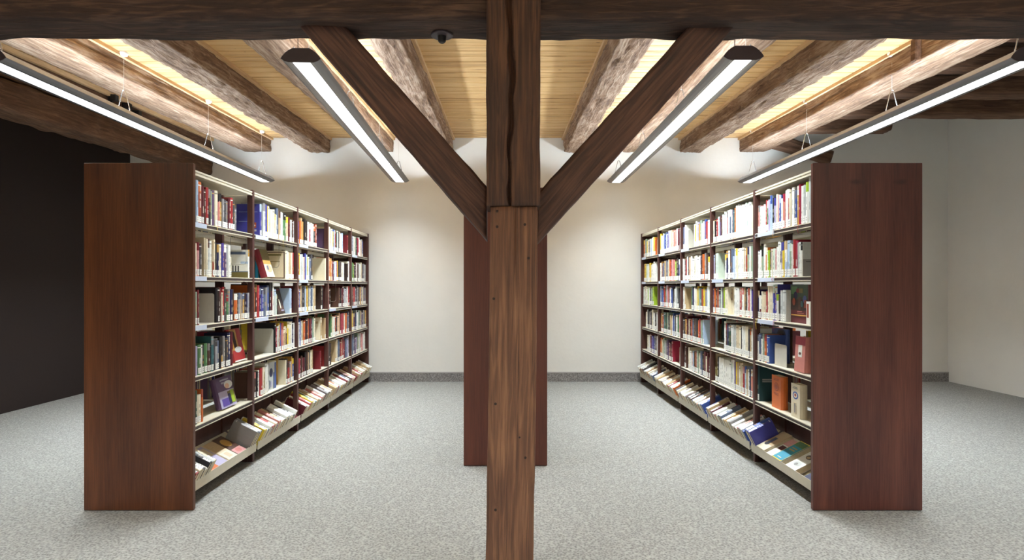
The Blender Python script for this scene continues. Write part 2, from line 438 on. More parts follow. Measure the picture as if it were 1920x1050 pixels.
# the post parts: local X is up
up_rot = Matrix(((0, -1, 0), (0, 0, -1), (1, 0, 0)))   # local x->world z, local y->world -x, local z->world -y
def place_up(o, loc, lean=0):
    o.rotation_mode = 'XYZ'
    m = up_rot.to_4x4(); m = Matrix.Rotation(lean, 4, 'Y') @ m
    o.matrix_local = Matrix.Translation(Vector(loc)) @ m
def step_disp(p, a, b):
    # width grows a little towards the bottom, chipped right arris
    if a < -.085 and b > .08: p = Vector((p.x, p.y + .008*max(0, noise.noise(Vector((p.x*4, 2, 2)))), p.z))
    if b > .09:
        d = abs(a + .012 - .006*math.sin(p.x*5)); 
        if p.x > 1.42 and d < .004: p = Vector((p.x, p.y, p.z - .012*(1-d/.004)))
    return p
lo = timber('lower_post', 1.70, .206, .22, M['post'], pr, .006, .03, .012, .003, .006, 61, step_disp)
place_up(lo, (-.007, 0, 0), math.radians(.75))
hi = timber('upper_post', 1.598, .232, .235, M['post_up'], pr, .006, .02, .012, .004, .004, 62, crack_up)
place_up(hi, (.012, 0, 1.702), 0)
for (px, py) in ((932, 396), (932, 425), (984, 421), (991, 484), (926, 560), (986, 664), (929, 757), (985, 858), (929, 956), (974, 820)):
    Yp = 2.628; X = (px-VX)*Yp/F; Z = EYE-(py-HZ)*Yp/F
    nb = MB().lathe([(.0035, 0), (.006, .0012), (.006, .004), (.003, .0048)], 12).build('nail', M['iron'], pr)
    nb.rotation_euler = (math.radians(90), 0, 0); nb.location = (X-.02, Yp-2.74+.002, Z)
tag(pr, 'thick old timber post standing in the middle with a long crack', 'post')

def brace(name, lo0, lo1, up0, up1, label, seed):
    """edges given as (x,z): lower edge top->bottom, upper edge top->bottom"""
    a = Vector(((lo0[0]+up0[0])/2, (lo0[1]+up0[1])/2)); b = Vector(((lo1[0]+up1[0])/2, (lo1[1]+up1[1])/2))
    d = (b-a).normalized(); a -= d*.02; b += d*.045; L = (b-a).length
    nrm = Vector((-d[1], d[0]))
    wd = abs((Vector(lo0)-Vector(up0)).dot(nrm))*.5 + abs((Vector(lo1)-Vector(up1)).dot(nrm))*.5
    ang = math.atan2(-d[1], d[0])
    # ends cut: top flush with the beam's underside, bottom flush with the post
    def disp(p, q, r):
        # local x along d, local z = perpendicular in XZ, local y = depth
        return p
    o = timber(name, L, .17, wd, M['brace'], None, .015, .03, .012, .005, .008, seed)
    o.location = (a[0], 2.87, a[1]); o.rotation_euler = (0, ang, 0)
    # cut the ends in place
    me = o.data; mw = Matrix.Translation(o.location) @ Matrix.Rotation(ang, 4, 'Y'); inv = mw.inverted()
    dd = Vector((d[0], 0, d[1]))
    ztop = 2.556; s = -1 if b[0] < .3 and a[0] < 0 else 1
    xpost = -.09 if a[0] < 0 else .132
    for v in me.vertices:
        wv = mw @ v.co
        f = v.co.x / L
        if f < .5:      # stretch along d so the first ring sits on z = ztop
            z_at0 = (wv - dd*v.co.x).z; need = (ztop - z_at0)/dd.z
            wv = wv + dd*need*(1-f*2)
        else:
            base = wv + dd*(L - v.co.x); need = (xpost - base.x)/dd.x
            wv = wv + dd*need*(f*2-1)
        v.co = inv @ wv
    tag(o, label, 'timber brace', 'braces of the middle post')
    return o
brace('brace', (-.923, 2.523), (-.075, 1.542), (-.725, 2.523), (-.09, 1.813), 'diagonal dark timber brace from the post up to the left', 71)
brace('brace', (1.036, 2.55), (.153, 1.542), (.836, 2.53), (.148, 1.796), 'diagonal dark timber brace from the post up to the right', 72)
# dark round fitting under the beam
e = empty('smoke_detector', (-.30, 2.86, 2.50))
MB().lathe([(.045, .04), (.052, .03), (.05, .024)], 28).build('base_plate', M['endcap'], e)
MB().lathe([(.012, -.006), (.018, 0), (.02, .022), (.02, .03)], 20).build('sensor_head', M['black'], e)
tag(e, 'small dark round fitting under the cross beam left of the post', 'detector')

# ------------------------------------------------------------------ lamps
def lamp(x0, x1, y0, y1, z, label, joints=3, knob=False, high=0):
    """pendant luminaire from (x0,y0) to (x1,y1); z = height of the diffuser"""
    L = math.hypot(x1-x0, y1-y0); ang = math.atan2(-(x1-x0), (y1-y0))
    e = empty('pendant_lamp', (x0, y0, z+.023)); e.rotation_euler = (0, 0, ang)
    for s in (-1, 1):
        sh = []
        P = [(.127, 0), (.115, .016), (.098, .034), (.078, .05), (.058, .06)]
        Q = [(a-.003, b-.004) for a, b in P]
        poly = [(s*a, b) for a, b in P] + [(s*a, b) for a, b in Q[::-1]]
        MB().prism(poly, .004, L-.004).build('housing_side', M['housing'], e, False)
        poly = [(s*.127, 0), (s*.104, -.013), (s*.078, -.021), (s*.056, -.021), (s*.056, -.016), (s*.078, -.016), (s*.104, -.008), (s*.122, .001)]
        MB().prism(poly, .004, L-.004).build('reflector', M['reflector'], e)
    for s in (-1, 1):
        bt = .078 if s == high else .052  # unseen plates added to cut the uplight, taller on the high side
        MB().prism([(s*.044, .026), (s*.046, .026), (s*.046, bt), (s*.044, bt)], .004, L-.004).build('added_baffle', M['housing'], e)
    MB().prism([(-.062, .022), (.062, .022), (.062, .026), (-.062, .026)], .004, L-.004).build('tray', M['reflector'], e)
    for k in range(joints):
        a = L*k/joints+.006; b = L*(k+1)/joints-.006
        MB().prism([(-.054, -.0205), (.054, -.0205), (.054, -.014), (-.054, -.014)], a, b).build('diffuser', M['diff'], e)
        MB().tube([(0, a+.03, .047), (0, b-.03, .047)], .008, 12).build('tube', M['tube'], e)
    ld = bpy.data.lights.new('downlight', 'AREA'); ld.shape = 'RECTANGLE'; ld.size = .106; ld.size_y = L-.34; ld.energy = DOWN; ld.spread = math.radians(118); ld.color = (.87, .955, 1)
    lo_ = link(bpy.data.objects.new('downlight', ld), e); lo_.location = (0, L/2-.12, -.0225)
    cap = [(-.127, 0), (-.115, .018), (-.098, .037), (-.078, .053), (-.052, .067), (.052, .067), (.078, .053), (.098, .037), (.115, .018), (.127, 0), (.104, -.016), (.078, -.024), (-.078, -.024), (-.104, -.016)]
    for (a, b) in ((0, .005), (L-.005, L)):
        MB().prism(cap, a, b).build('end_cap', M['endcap'] if a == 0 else M['reflector'], e)
    for yy in ((.06, 1.40, 2.90, 4.38) if L > 4 else (.3, L-.3)):
        if knob and yy == .06:
            mb = MB().tube([(-.035, yy, .06), (-.035, yy, cz(y0+yy)-e.location.z)], .0022, 6); h_ = mb.build('cable', M['black'], e)
            MB().lathe([(.008, .06), (.008, .078), (.004, .084)], 12, (-.035, yy, 0)).build('cable_clamp', M['black'], e)
            MB().tube([(.035, yy, .06), (.035, yy, cz(y0+yy)-e.location.z)], .0015, 6).build('cable', M['cord'], e)
            continue
        top = .235
        MB().tube([(-.055, yy, .058), (-.012, yy, top), (0, yy, top+.008), (.012, yy, top), (.055, yy, .058)], .0042, 8).build('hanger', M['wire'], e)
        MB().tube([(0, yy, top), (0, yy, cz(y0+yy)-e.location.z-.01)], .0016, 6).build('cable', M['cord'], e)
        MB().lathe([(.012, -.035), (.028, -.028), (.036, -.012), (.036, 0)], 20, (0, yy, cz(y0+yy)-e.location.z)).build('ceiling_rose', M['whitep'], e)
    tag(e, label, 'lamp', 'long pendant lamps')
    return e
lamp(-1.31, -1.46, 3.90, 8.41, 2.785, 'long lit pendant lamp beside the left brace, over the left half of the aisle', knob=True, high=-1)
lamp(1.50, 1.517, 3.86, 8.45, 2.785, 'long lit pendant lamp beside the right brace, over the right half of the aisle', knob=True, high=1)
lamp(-3.30, -3.30, 3.88, 8.39, 2.785, 'long lit pendant lamp above the left bookcase at the left edge', high=-1)
lamp(3.33, 3.33, 3.88, 8.47, 2.785, 'long lit pendant lamp above the right bookcase at the right edge', high=1)
for (x, d) in ((-1.4, 'left inner'), (1.5, 'right inner'), (-3.3, 'left outer'), (3.33, 'right outer')):
    lamp(x, x, -2.3, 2.2, 2.785, 'long pendant lamp nearer the camera, in line with the %s lamp' % d)

# ------------------------------------------------------------------ bookcases
YB = [3.72, 4.735, 5.745, 6.728, 7.735, 8.68]
SZ = [1.76, 1.42, 1.107, .785, .475]
def bookcase(xc, half, ys, ypan, panx0, panx1, label, mat, signs=()):
    """double-sided case centred on x = xc; ys = y of each upright (after the end panel)"""
    e = empty('bookcase', (xc, ypan, 0))
    def B(name, m, a, b, r=.002, par=None):
        p = par or e
        o = MB().bev((a[0]-xc, a[1]-ypan, a[2]), (b[0]-xc, b[1]-ypan, b[2]), r).build(name, m, p)
        return o
    y0 = ys[0]
    B('end_panel', mat, (panx0, ypan, .004), (panx1, y0, 2.1), .003)
    last = len(ys)-1
    for i, yy in enumerate(ys[1:], 1):
        if i == last:
            B('end_panel', M['frame'], (xc-half-.008, yy-.04, 0), (xc+half+.008, yy, 2.1))
            continue
        for s in (-1, 1):
            xa, xb = sorted((xc+s*half, xc+s*(half-.042)))
            B('upright', M['frame'], (xa, yy-.018, 0), (xb, yy+.018, 2.1))
        B('upright', M['frame'], (xc-.03, yy-.016, .08), (xc+.03, yy+.016, 2.06))
        B('foot', M['frame'], (xc-half+.043, yy-.017, 0), (xc+half-.043, yy+.017, .085))
    for i in range(last):
        ya = ys[i] + (.0 if i == 0 else .0185); yb = ys[i+1] - (.041 if i+1 == last else .0185)
        mb = MB()
        mb.box((-half+.012, ya-ypan, 2.058), (half-.012, yb-ypan, 2.072))
        for s in (-1, 1):
            xa, xb = sorted((s*(half-.002), s*(half-.012)))
            mb.box((xa, ya-ypan, 2.056), (xb, yb-ypan, 2.066)); mb.box((xa, ya-ypan, 2.076), (xb, yb-ypan, 2.088))
            xa, xb = sorted((s*(half-.0065), s*(half-.0115)))
            mb.box((xa, ya-ypan, 2.0662), (xb, yb-ypan, 2.0758))
        mb.build('top_board', M['shelf'], e)
        B('added_back_board', M['frame'], (xc-.02, ya, .006), (xc+.02, yb, .33))  # added dark board, blocks the bright view through the lower rows
        for s in (-1, 1):
            for k, z in enumerate(SZ):
                fx = half-.001; bx = .034
                mb = MB()
                xa, xb = sorted((s*fx, s*bx)); mb.box((xa, ya-ypan, z-.006), (xb, yb-ypan, z))
                xa, xb = sorted((s*fx, s*(fx-.01))); mb.box((xa, ya-ypan, z-.030), (xb, yb-ypan, z-.025))
                xa, xb = sorted((s*(fx-.012), s*(fx-.016))); mb.box((xa, ya-ypan, z-.030), (xb, yb-ypan, z-.005))
                sh = mb.build('shelf', M['shelf'], e)
                xa, xb = sorted((s*(fx-.003), s*(fx-.011)))
                MB().box((xa, ya-ypan, z-.0248), (xb, yb-ypan, z-.0062)).build('edge_strip', M['edge'], sh)
                if (i, k, s) in signs:
                    u, v = signs[(i, k, s)]
                    xa, xb = sorted((s*(fx+.004), s*(fx-.0005)))
                    MB().box((xa, ya-ypan+u, z-.031), (xb, ya-ypan+v, z-.001)).build('label_strip', M['sign'], sh)
            # slanting tray at the bottom
            P = [(half+.026, .085), (half+.030, .150), (half+.026, .150), (half+.021, .090), (.05, .235), (.05, .231)]
            mb = MB().prism([(s*a, b) for a, b in P], ya-ypan, yb-ypan); mb.build('tray', M['shelf'], e)
    tag(e, label, 'bookcase')
    return e
CL, HL = -2.218, .263
CR, HR = 2.181, .263
sg = {}
for (i, k) in ((0,0),(0,1),(0,2),(1,0),(1,2),(2,0),(2,1),(2,2),(3,0),(3,2),(4,2),(4,0)): sg[(i, k, 1)] = (.02, .27)
bookcase(CL, HL, YB, 3.689, -2.548, -1.888, 'long double-sided bookcase along the left of the aisle with brown end panel', M['panel'], sg)
sg = {}
for (i, k) in ((0,0),(0,1),(0,2),(1,1),(2,0),(2,1),(3,0),(3,1),(4,0),(4,1)): sg[(i, k, -1)] = (.66, .94)
bookcase(CR, HR, YB, 3.689, 1.852, 2.512, 'long double-sided bookcase along the right of the aisle with reddish end panel', M['panelr'], sg)
bookcase(-.005, .255, [4.645, 5.66, 6.67, 7.68, 8.68], 4.61, -.32, .31, 'bookcase seen end-on behind the timber post', M['panelm'])

# ------------------------------------------------------------------ books
# two small knots in the right end panel's veneer
m_ = M['panelr']; nt = m_.node_tree; b_ = nt.nodes['Principled BSDF']; src = b_.inputs['Base Color'].links[0].from_socket
for kx in (-.071, .202):
    tc = N(nt, 'ShaderNodeTexCoord'); mp = N(nt, 'ShaderNodeMapping'); mp.inputs['Location'].default_value = (-kx*22, 0, -1.985*55); mp.inputs['Scale'].default_value = (22, 0, 55)
    nt.links.new(tc.outputs['Object'], mp.inputs[0])
    nn = N(nt, 'ShaderNodeTexNoise', Scale=30.0); nt.links.new(tc.outputs['Object'], nn.inputs['Vector'])
    ln = N(nt, 'ShaderNodeVectorMath', operation='LENGTH'); nt.links.new(mp.outputs[0], ln.inputs[0])
    ad = N(nt, 'ShaderNodeMath', operation='ADD'); nt.links.new(ln.outputs['Value'], ad.inputs[0]); nt.links.new(nn.outputs[0], ad.inputs[1])
    mr = N(nt, 'ShaderNodeMapRange'); mr.inputs[1].default_value = .75; mr.inputs[2].default_value = 1.7; mr.inputs[3].default_value = .6; mr.inputs[4].default_value = 0; nt.links.new(ad.outputs[0], mr.inputs[0])
    mx = N(nt, 'ShaderNodeMix', data_type='RGBA'); nt.links.new(mr.outputs[0], mx.inputs[0]); nt.links.new(src, mx.inputs[6]); mx.inputs[7].default_value = (*lin((40, 18, 16)), 1)
    src = mx.outputs[2]
nt.links.new(src, b_.inputs['Base Color'])

C = {k: v for k, v in dict(
 white=(238,238,232), cream=(232,222,196), tan=(196,170,132), beige=(214,198,168), ltgrey=(196,200,198), grey=(140,138,138), darkgrey=(74,70,72),
 black=(34,30,34), brown=(84,56,46), darkbrown=(52,36,32), maroon=(92,28,40), darkred=(122,34,44), red=(166,50,52), crimson=(160,40,66), orange=(206,106,48),
 rust=(160,76,54), salmon=(204,130,122), pink=(214,156,156), peach=(232,190,160), yellow=(232,202,60), gold=(196,152,78), olive=(122,110,60), lime=(158,190,52),
 green=(84,126,82), dkgreen=(46,78,62), sage=(150,168,148), mint=(206,222,208), teal=(56,104,110), dkteal=(22,56,62), ltblue=(176,196,222), blue=(62,88,160), cobalt=(66,66,150),
 slate=(92,104,130), navy=(40,42,84), purple=(94,70,106), lavender=(178,172,202), silver=(170,170,176), violet=(88,70,150), turquoise=(44,148,176)).items()}
NAME = dict(ltgrey='light grey', darkgrey='charcoal', darkbrown='dark brown', darkred='dark red', dkgreen='dark green', dkteal='dark teal', ltblue='pale blue', dkblue='dark blue')
LC = {k: lin(v) for k, v in C.items()}
LIGHT = {'white','cream','beige','ltgrey','mint','peach','yellow','lavender','ltblue','pink','tan','silver'}
PAGE = lin((222, 208, 178))
LAB = lin((240, 240, 236))

def book_geo(w, t, h, col, c2=None, seed=0, plainb=False, c3=None):
    """cover: local x from the spine (0) inwards, y thickness, z height. returns verts, faces, colours"""
    rr = random.Random(seed); b = min(.004, t*.16); c = .0022
    base = LC[col]
    bands = [[0, h, base]]
    zs = {0.0, h}
    marks = []
    if c2: zs.add(h*.76); marks.append((h*.76, h, LC[c2], True))
    if c3: zs.add(h*.42); marks.append((0, h*.42, LC[c3], True))
    if not plainb:
        contrast = tuple(v*.35 for v in base) if col in LIGHT else rr.choice([LC['cream'], LC['white'], LC['gold'], tuple(min(1, v*2.2+.08) for v in base)])
        k = rr.choice([1, 1, 2, 2, 3])
        z = h*rr.uniform(.28, .4)
        for _ in range(k):
            ln = h*rr.uniform(.05, .2)
            if z+ln > h*.94: break
            zs.add(z); zs.add(z+ln); marks.append((z, z+ln, tuple(base[i]*.45+contrast[i]*.55 for i in range(3)), False)); z += ln + h*rr.uniform(.03, .1)
        if rr.random() < .3: zs.add(h*.93); zs.add(h*.9); marks.append((h*.9, h*.93, contrast, True))
    zs = sorted(zs)
    O = [(w, 0), (.003, 0), (0, .14*t), (-b*.8, .33*t), (-b*.8, .67*t), (0, .86*t), (.003, t), (w, t)]
    I = [(w, c), (.007, c), (.007, .2*t), (.007, .35*t), (.007, .65*t), (.007, .8*t), (.007, t-c), (w, t-c)]
    vs = []; fs = []; cs = []
    n = len(O)
    for z in zs:
        vs += [(x, y, z) for x, y in O] + [(x, y, z) for x, y in I]
    st = 2*n
    for k in range(len(zs)-1):
        zm = (zs[k]+zs[k+1])/2; full = base; mid = base
        for (a, q, cc, fl) in marks:
            if a <= zm <= q:
                mid = cc
                if fl: full = cc
        for i in range(n-1):
            a = k*st+i
            col_ = mid if i == 3 else (full if 1 <= i <= 5 else base)
            fs.append((a+1, a, a+st, a+st+1)); cs.append(col_)
            a = k*st+n+i
            fs.append((a, a+1, a+st+1, a+st)); cs.append(base)
        for (p, q) in ((0, n), (2*n-1, n-1)):
            a = k*st; fs.append((a+p, a+q, a+q+st, a+p+st)); cs.append(base)
    e = (len(zs)-1)*st
    for i in range(n-1):
        fs.append((i, i+1, n+i+1, n+i)); cs.append(base)
        fs.append((e+i+1, e+i, e+n+i, e+n+i+1)); cs.append(base)
    return vs, fs, cs

def box_geo(a, b):
    m = MB().box(a, b); return m.v, m.f
def label_geo(t, z0, z1):
    b = min(.004, t*.16); o = .0007
    P = [(.0005-o, .06*t), (-o, .14*t), (-b*.8-o, .33*t), (-b*.8-o, .67*t), (-o, .86*t), (.0005-o, .94*t)]
    Q = [(x+.0006, y) for x, y in P]
    vs = []; fs = []; zz = [z0, z0+(z1-z0)*.3, z0+(z1-z0)*.38, z0+(z1-z0)*.6, z0+(z1-z0)*.68, z1]; n = len(P)
    cs = []
    for z in zz: vs += [(x, y, z) for x, y in P] + [(x, y, z) for x, y in Q]
    for k in range(len(zz)-1):
        for i in range(n-1):
            a = k*2*n+i; fs.append((a+1, a, a+2*n, a+2*n+1)); cs.append(lin((120,120,124)) if k in (1, 3) and i == 2 else LAB)
            a += n; fs.append((a, a+1, a+1+2*n, a+2*n)); cs.append(LAB)
    e = (len(zz)-1)*2*n
    for i in range(n-1):
        fs.append((i, i+1, n+i+1, n+i)); cs.append(LAB); fs.append((e+i+1, e+i, e+n+i, e+n+i+1)); cs.append(LAB)
    return vs, fs, cs

class Stuff:
    def __init__(s): s.g = {'c': ([], [], []), 'p': ([], [], []), 'l': ([], [], [])}
    def add(s, k, vs, fs, cs, mtx):
        V, Fc, Cc = s.g[k]; n = len(V)
        V += [mtx @ Vector(v) for v in vs]; Fc += [tuple(n+i for i in f) for f in fs]; Cc += cs
ST = Stuff()
BOOKS = []     # every book: dict with matrix, dims, colours, cell, screen area

def proj(p): return (VX + p.x*F/max(p.y, .1), HZ - (p.z-EYE)*F/max(p.y, .1))
def area(m, w, t, h):
    pts = [proj(m @ Vector(q)) for q in ((0,0,0),(0,t,0),(0,t,h),(0,0,h),(w,0,0),(w,t,h),(w,t,0),(w,0,h))]
    def pa(ix):
        s = 0
        for i in range(len(ix)):
            a = pts[ix[i]]; b = pts[ix[(i+1) % len(ix)]]; s += a[0]*b[1]-b[0]*a[1]
        return abs(s)/2
    return pa([0,1,2,3])

def add_book(m, w, t, h, col, cell, c2=None, label=True, show=True, art=None, c3=None, kind='upright', desc=None, boost=0):
    BOOKS.append(dict(m=m, w=w, t=t, h=h, col=col, c2=c2, c3=c3, cell=cell, lab=label, art=art, kind=kind, desc=desc,
                      area=(area(m, w, t, h)+boost if show else -1), seed=len(BOOKS)))
    return BOOKS[-1]

# orientation matrices: local x = into the shelf, y = along, z = up
def upright(side, y, z, x=None):
    """book whose spine faces the aisle; side 'L': local x -> -X, 'R': local x -> +X. y = lower world y of its thickness"""
    xf = (-1.955-.018 if side == 'L' else 1.918+.018) if x is None else x
    if side == 'L': m3 = Matrix(((-1,0,0),(0,-1,0),(0,0,1)))
    else: m3 = Matrix(((1,0,0),(0,1,0),(0,0,1)))
    m = m3.to_4x4(); m.translation = Vector((xf, y, z)); return m
def ypx(side, px, x=None):
    if side == 'L': return (x or 1.973)*F/(VX-px)
    return (x or 1.936)*F/(px-VX)

ENDS = {}
BOOKENDS = []
def row(side, bay, r, x0, s, spec, dh=.22, labels=.8):
    toks = [q.split() for q in spec.split('|')]
    items = []
    h = dh
    for a, b in zip(toks, toks[1:]):
        p0 = x0+float(a[0])/s; p1 = x0+float(b[0])/s
        ya, yb = sorted((ypx(side, p0), ypx(side, p1)))
        if len(a) > 2: h = float(a[2])/100
        items.append((ya, yb, a[1], h))
    # scale to the bay if needed
    lo = YB[bay-1] + (.002 if bay == 1 else .0195); hi = YB[bay] - (.045 if bay == 5 else .0195)
    for (ya, yb, col, h) in items:
        ya = max(ya, lo); yb = min(yb, hi)
        if col == '_' or yb-ya < .004: continue
        if col == 'B': BOOKENDS.append((side, bay, r, ya, h)); continue
        n = 1
        if '*' in col: col, n = col.split('*'); n = int(n)
        cc = col.split('^'); 
        if yb-ya > .055 and n == 1: n = 2
        for i in range(n):
            y0 = ya+(yb-ya)*i/n; t = (yb-ya)/n-.0006
            rr = random.Random(int(y0*1e4)+r*77)
            hh = min(h + (rr.uniform(-.006, .006) if n > 1 or True else 0), .292)
            ww = rr.uniform(.135, .175) * (1.12 if hh > .24 else 1)
            set_in = rr.uniform(0, .008)
            if side == 'L': m = upright('L', y0+t, SZ[r-1]+.0005, -1.973-set_in)
            else: m = upright('R', y0, SZ[r-1]+.0005, 1.936+set_in)
            add_book(m, min(ww, .2), t, hh, cc[0], (side, bay, r), cc[1] if len(cc) > 1 else None, label=rr.random() < labels, c3=cc[2] if len(cc) > 2 else None)

row('L', 1, 1, 360, 7.5, '60 ltblue 27|92 rust^orange 27|145 maroon 25.5|178 brown 23|200 red 25|235 black^grey 24.5|275 sage 23|293 purple 24|330 cream 24.5|372 salmon^black 23.5|398 gold^black 23.5|428 grey 20.5|455 darkgrey 20.5|488 grey 20|518 maroon 22|548 red 23|578 darkgrey 20|605 grey 16|630 _|860')
row('L', 1, 2, 360, 10.5, '75 cream 21.5|118 pink^darkred 21.5|160 darkgrey 21|197 _|262 beige 25|285 cream 25|320 ltgrey^brown 25|365 white 24|410 beige^tan^rust 24.5|440 cream 24.5|470 black 23|510 navy^gold 22.5|548 cream 22.5|597 cobalt^violet 23.5|640 purple^white 23|690 silver 22.5|720 white 22.5|760 cream 15|795 _|1085 gold^darkbrown 21|1125 _|1205')
row('L', 1, 3, 360, 10.5, '75 sage 21|128 darkred 22|160 _|472 B 20|480 black 24|515 darkbrown 24|550 brown^darkred 23|585 cream 20.5|610 red 24|640 darkgrey 20.5|683 green^red 19|722 grey 22.5|765 navy 23|805 darkbrown 22.5|840 orange^white 19.5|905 black 19.5|930 silver^slate 19.5|960 tan^grey 19.5|985 slate 19.5|1015 gold^slate 19.5|1045 darkbrown 19.5|1080 navy 19.5|1115 silver 19.5|1155 navy^grey^gold 19.5|1190 silver 19.5|1225')
row('L', 1, 4, 360, 9.13, '62 lavender 19|103 green 19|160 white 19|185 black 19|225 green 19.5|280 brown^grey 19.5|315 black 19|335 teal^grey 23|375 black 21.5|405 silver^darkgrey 21.5|440 slate 19.5|480 black 22|510 darkbrown^black^gold 22|548 grey 22|582 darkgrey 20.5|622 navy 24|675 maroon 24|712 _|980')
row('L', 1, 5, 360, 8.08, '50 dkgreen 21|90 cream 18.5|150 orange^rust 20.5|178 _|870')
row('L', 2, 1, 470, 10.5, '85 _|165 cobalt^blue 25.5|200 ltblue 25.5|212 brown 27.5|255 ltgrey^grey 27.5|305 cobalt 27|335 yellow 26|350 white 26|365 sage 24.5|390 cream 24.5|415 white 24.5|442 cream 24.5|475 peach^yellow 21|500 white 20.5|520 slate 27|565 tan^brown 25.5|600 white 25|645 green^black 24.5|695 peach^yellow 22|745 maroon 22|790 ltgrey 20.5|825 brown 20.5|845 ltgrey 20.5|862')
row('L', 2, 2, 470, 11.67, '90 _|745 cream 25|775 white 25|825 cream 25|850 tan 24.5|885 cream 24.5|918 red 24.5|960')
row('L', 2, 3, 470, 11.67, '92 orange^red 26|108 darkbrown^olive 26|147 red 26|200 navy^slate 24|245 cobalt^navy 24|290 slate^darkgrey 24|335 grey 23.5|370 blue^slate 26|412 black 28|455 maroon^black 28|487 white 28|530 ltgrey^ltblue 22|560 mint 18|582 _|865 ltblue 23|912 _|960')
row('L', 2, 4, 470, 11.05, '92 _|500 B 21|512 black 26|530 crimson 21|562 ltgrey 22|590 gold^yellow 25|612 blue^violet 25|650 salmon^rust 24.5|688 tan^cream 21|735 brown^tan 20|775 yellow^cream 24.5|800 cream 24.5|845 white 24.5|865 navy^black 24|905 white 23|920')
row('L', 2, 5, 470, 10.5, '85 brown^salmon 20.5|120 black 20.5|150 white 20.5|190 red 22|240 cream 22.5|265 olive^cream 22.5|300 white 24.5|352 _|690 cream 22|705 black 22.5|735 red^brown 19|775 grey 19|800 peach 19|817 gold 23|833 blue^yellow 21|862')
row('R', 1, 1, 1400, 8.08, '105 white 20|140 orange 20|165 pink^grey 21|192 mint 20|230 white 20|255 white 20.5|275 red 23.5|300 green^ltgrey 23|320 lavender 23|350 ltblue^blue 26|378 black 24|412 lavender^cobalt 23.5|440 cream 25.5|465 pink 25|485 blue^ltblue 24.5|510 white 21.5|543 salmon^crimson 23.5|575 white*2 26.5|615 crimson^white 26|640 cream 26|665 white 26.5|708 grey 24|722 blue^slate 24.5|748 gold^white 26.5|780 crimson 26.5|808 white 25|845 ltgrey 26|880 white^lime 26.5|925 ltgrey 29|970')
row('R', 1, 2, 1400, 10.5, '135 blue 20.5|163 yellow 20.5|190 slate^lavender 20.5|215 white*2 20.5|285 sage^black 21.5|315 white 25|355 orange^cream 22|385 white 20.5|408 lime 20.5|445 purple 20.5|480 cream 20.5|500 mint 20.5|550 pink 19.5|580 white 22|610 white 25|648 darkbrown^white^white 24|672 lavender^cobalt 24|700 yellow^cobalt 24|728 cream 25|745 white^tan^ltblue 25|790 ltblue 24.5|840 sage^mint 23|875 white 22|903 red 25|945 crimson 24|990 ltgrey 22|1012 white 23|1038 black 22.5|1062 white 24|1100 _|1260', labels=1)
row('R', 1, 3, 1400, 10, '130 cream 24.5|182 navy^tan 21|222 white^white^maroon 18|262 cream 21|300 beige 21|348 red 21.5|383 cream 25.5|428 cream 25|472 cobalt^mint 26.5|552 white^lime 19|588 darkgrey 18.5|608 ltgrey 22.5|725 _|1190', labels=1)
row('R', 1, 4, 1400, 8.75, '120 lime 21|145 white^slate 20|190 slate 21.5|228 white 17|252 sage 21|275 orange^red 21|315 blue 21.5|362 _|1030', labels=1)
row('R', 2, 1, 1325, 10.5, '95 cream 21|145 black 22|172 red 22|205 white 23|232 ltblue 23|252 purple^brown 23|272 brown 23|290 sage 24|305 white 24|330 mint*2 25.5|380 pink^grey 26|408 white 26|445 slate^mint 26|470 ltgrey 26|490 purple 25|505 teal 25|533 orange 26|570 white*2 27.5|640 white*4 26.5|760 mint*2 26.5|810 white*2 27|865 cream 23|890', labels=1)
row('R', 2, 2, 1325, 11.67, '112 yellow 19|130 lavender^ltblue 23|165 brown 23|185 mint 23.5|235 _|385 white^yellow 22|425 navy^gold 24.5|460 white 24.5|500 brown 25|520 slate 25.5|560 ltblue^slate 25.5|597 white 25.5|635 cream^yellow 25|665 white*3 25|795 tan 25|822 white 25|845 rust^gold 24.5|885 sage^navy 25|925 white 25|950 sage 25|985', labels=1)
row('R', 2, 3, 1325, 11.67, '100 purple*2 24|155 orange 24|185 darkgrey 24|215 rust*2 23.5|260 grey^black 23.5|300 mint 23.5|325 purple 23.5|355 lime 23.5|395 cream*2 24|450 _|593 white*3 24|705 red^salmon 24|755 white^salmon 24|805 tan 24|825 black 24|865 ltgrey 23|890 salmon^rust 24|940 white 24.5|965 violet 22|990', labels=1)
row('R', 2, 4, 1325, 11.67, '100 _|360 white 25.5|408 brown^red 24|432 navy 24|468 dkgreen^grey 24|530 white 24|560 ltgrey*2 24|630 beige*2 24|700 cream 24|748 black 23|765 white*2 24|830 cream*2 24|900 darkgrey 23|930 tan^orange 23.5|958 white 23.5|985', labels=1)
row('R', 2, 5, 1325, 11.67, '112 _|175 olive 14|225 black 23|257 white*7 23|520 ltgrey^mint 25|548 white 25|595 violet 24|612 yellow 24|650 tan*2 24|700 white 22|720 beige*2 25|780 red^pink 22|808 ltblue^blue 23.5|850 tan 21|880 white 22|920 navy 22|945 salmon^white 22|985', labels=1)

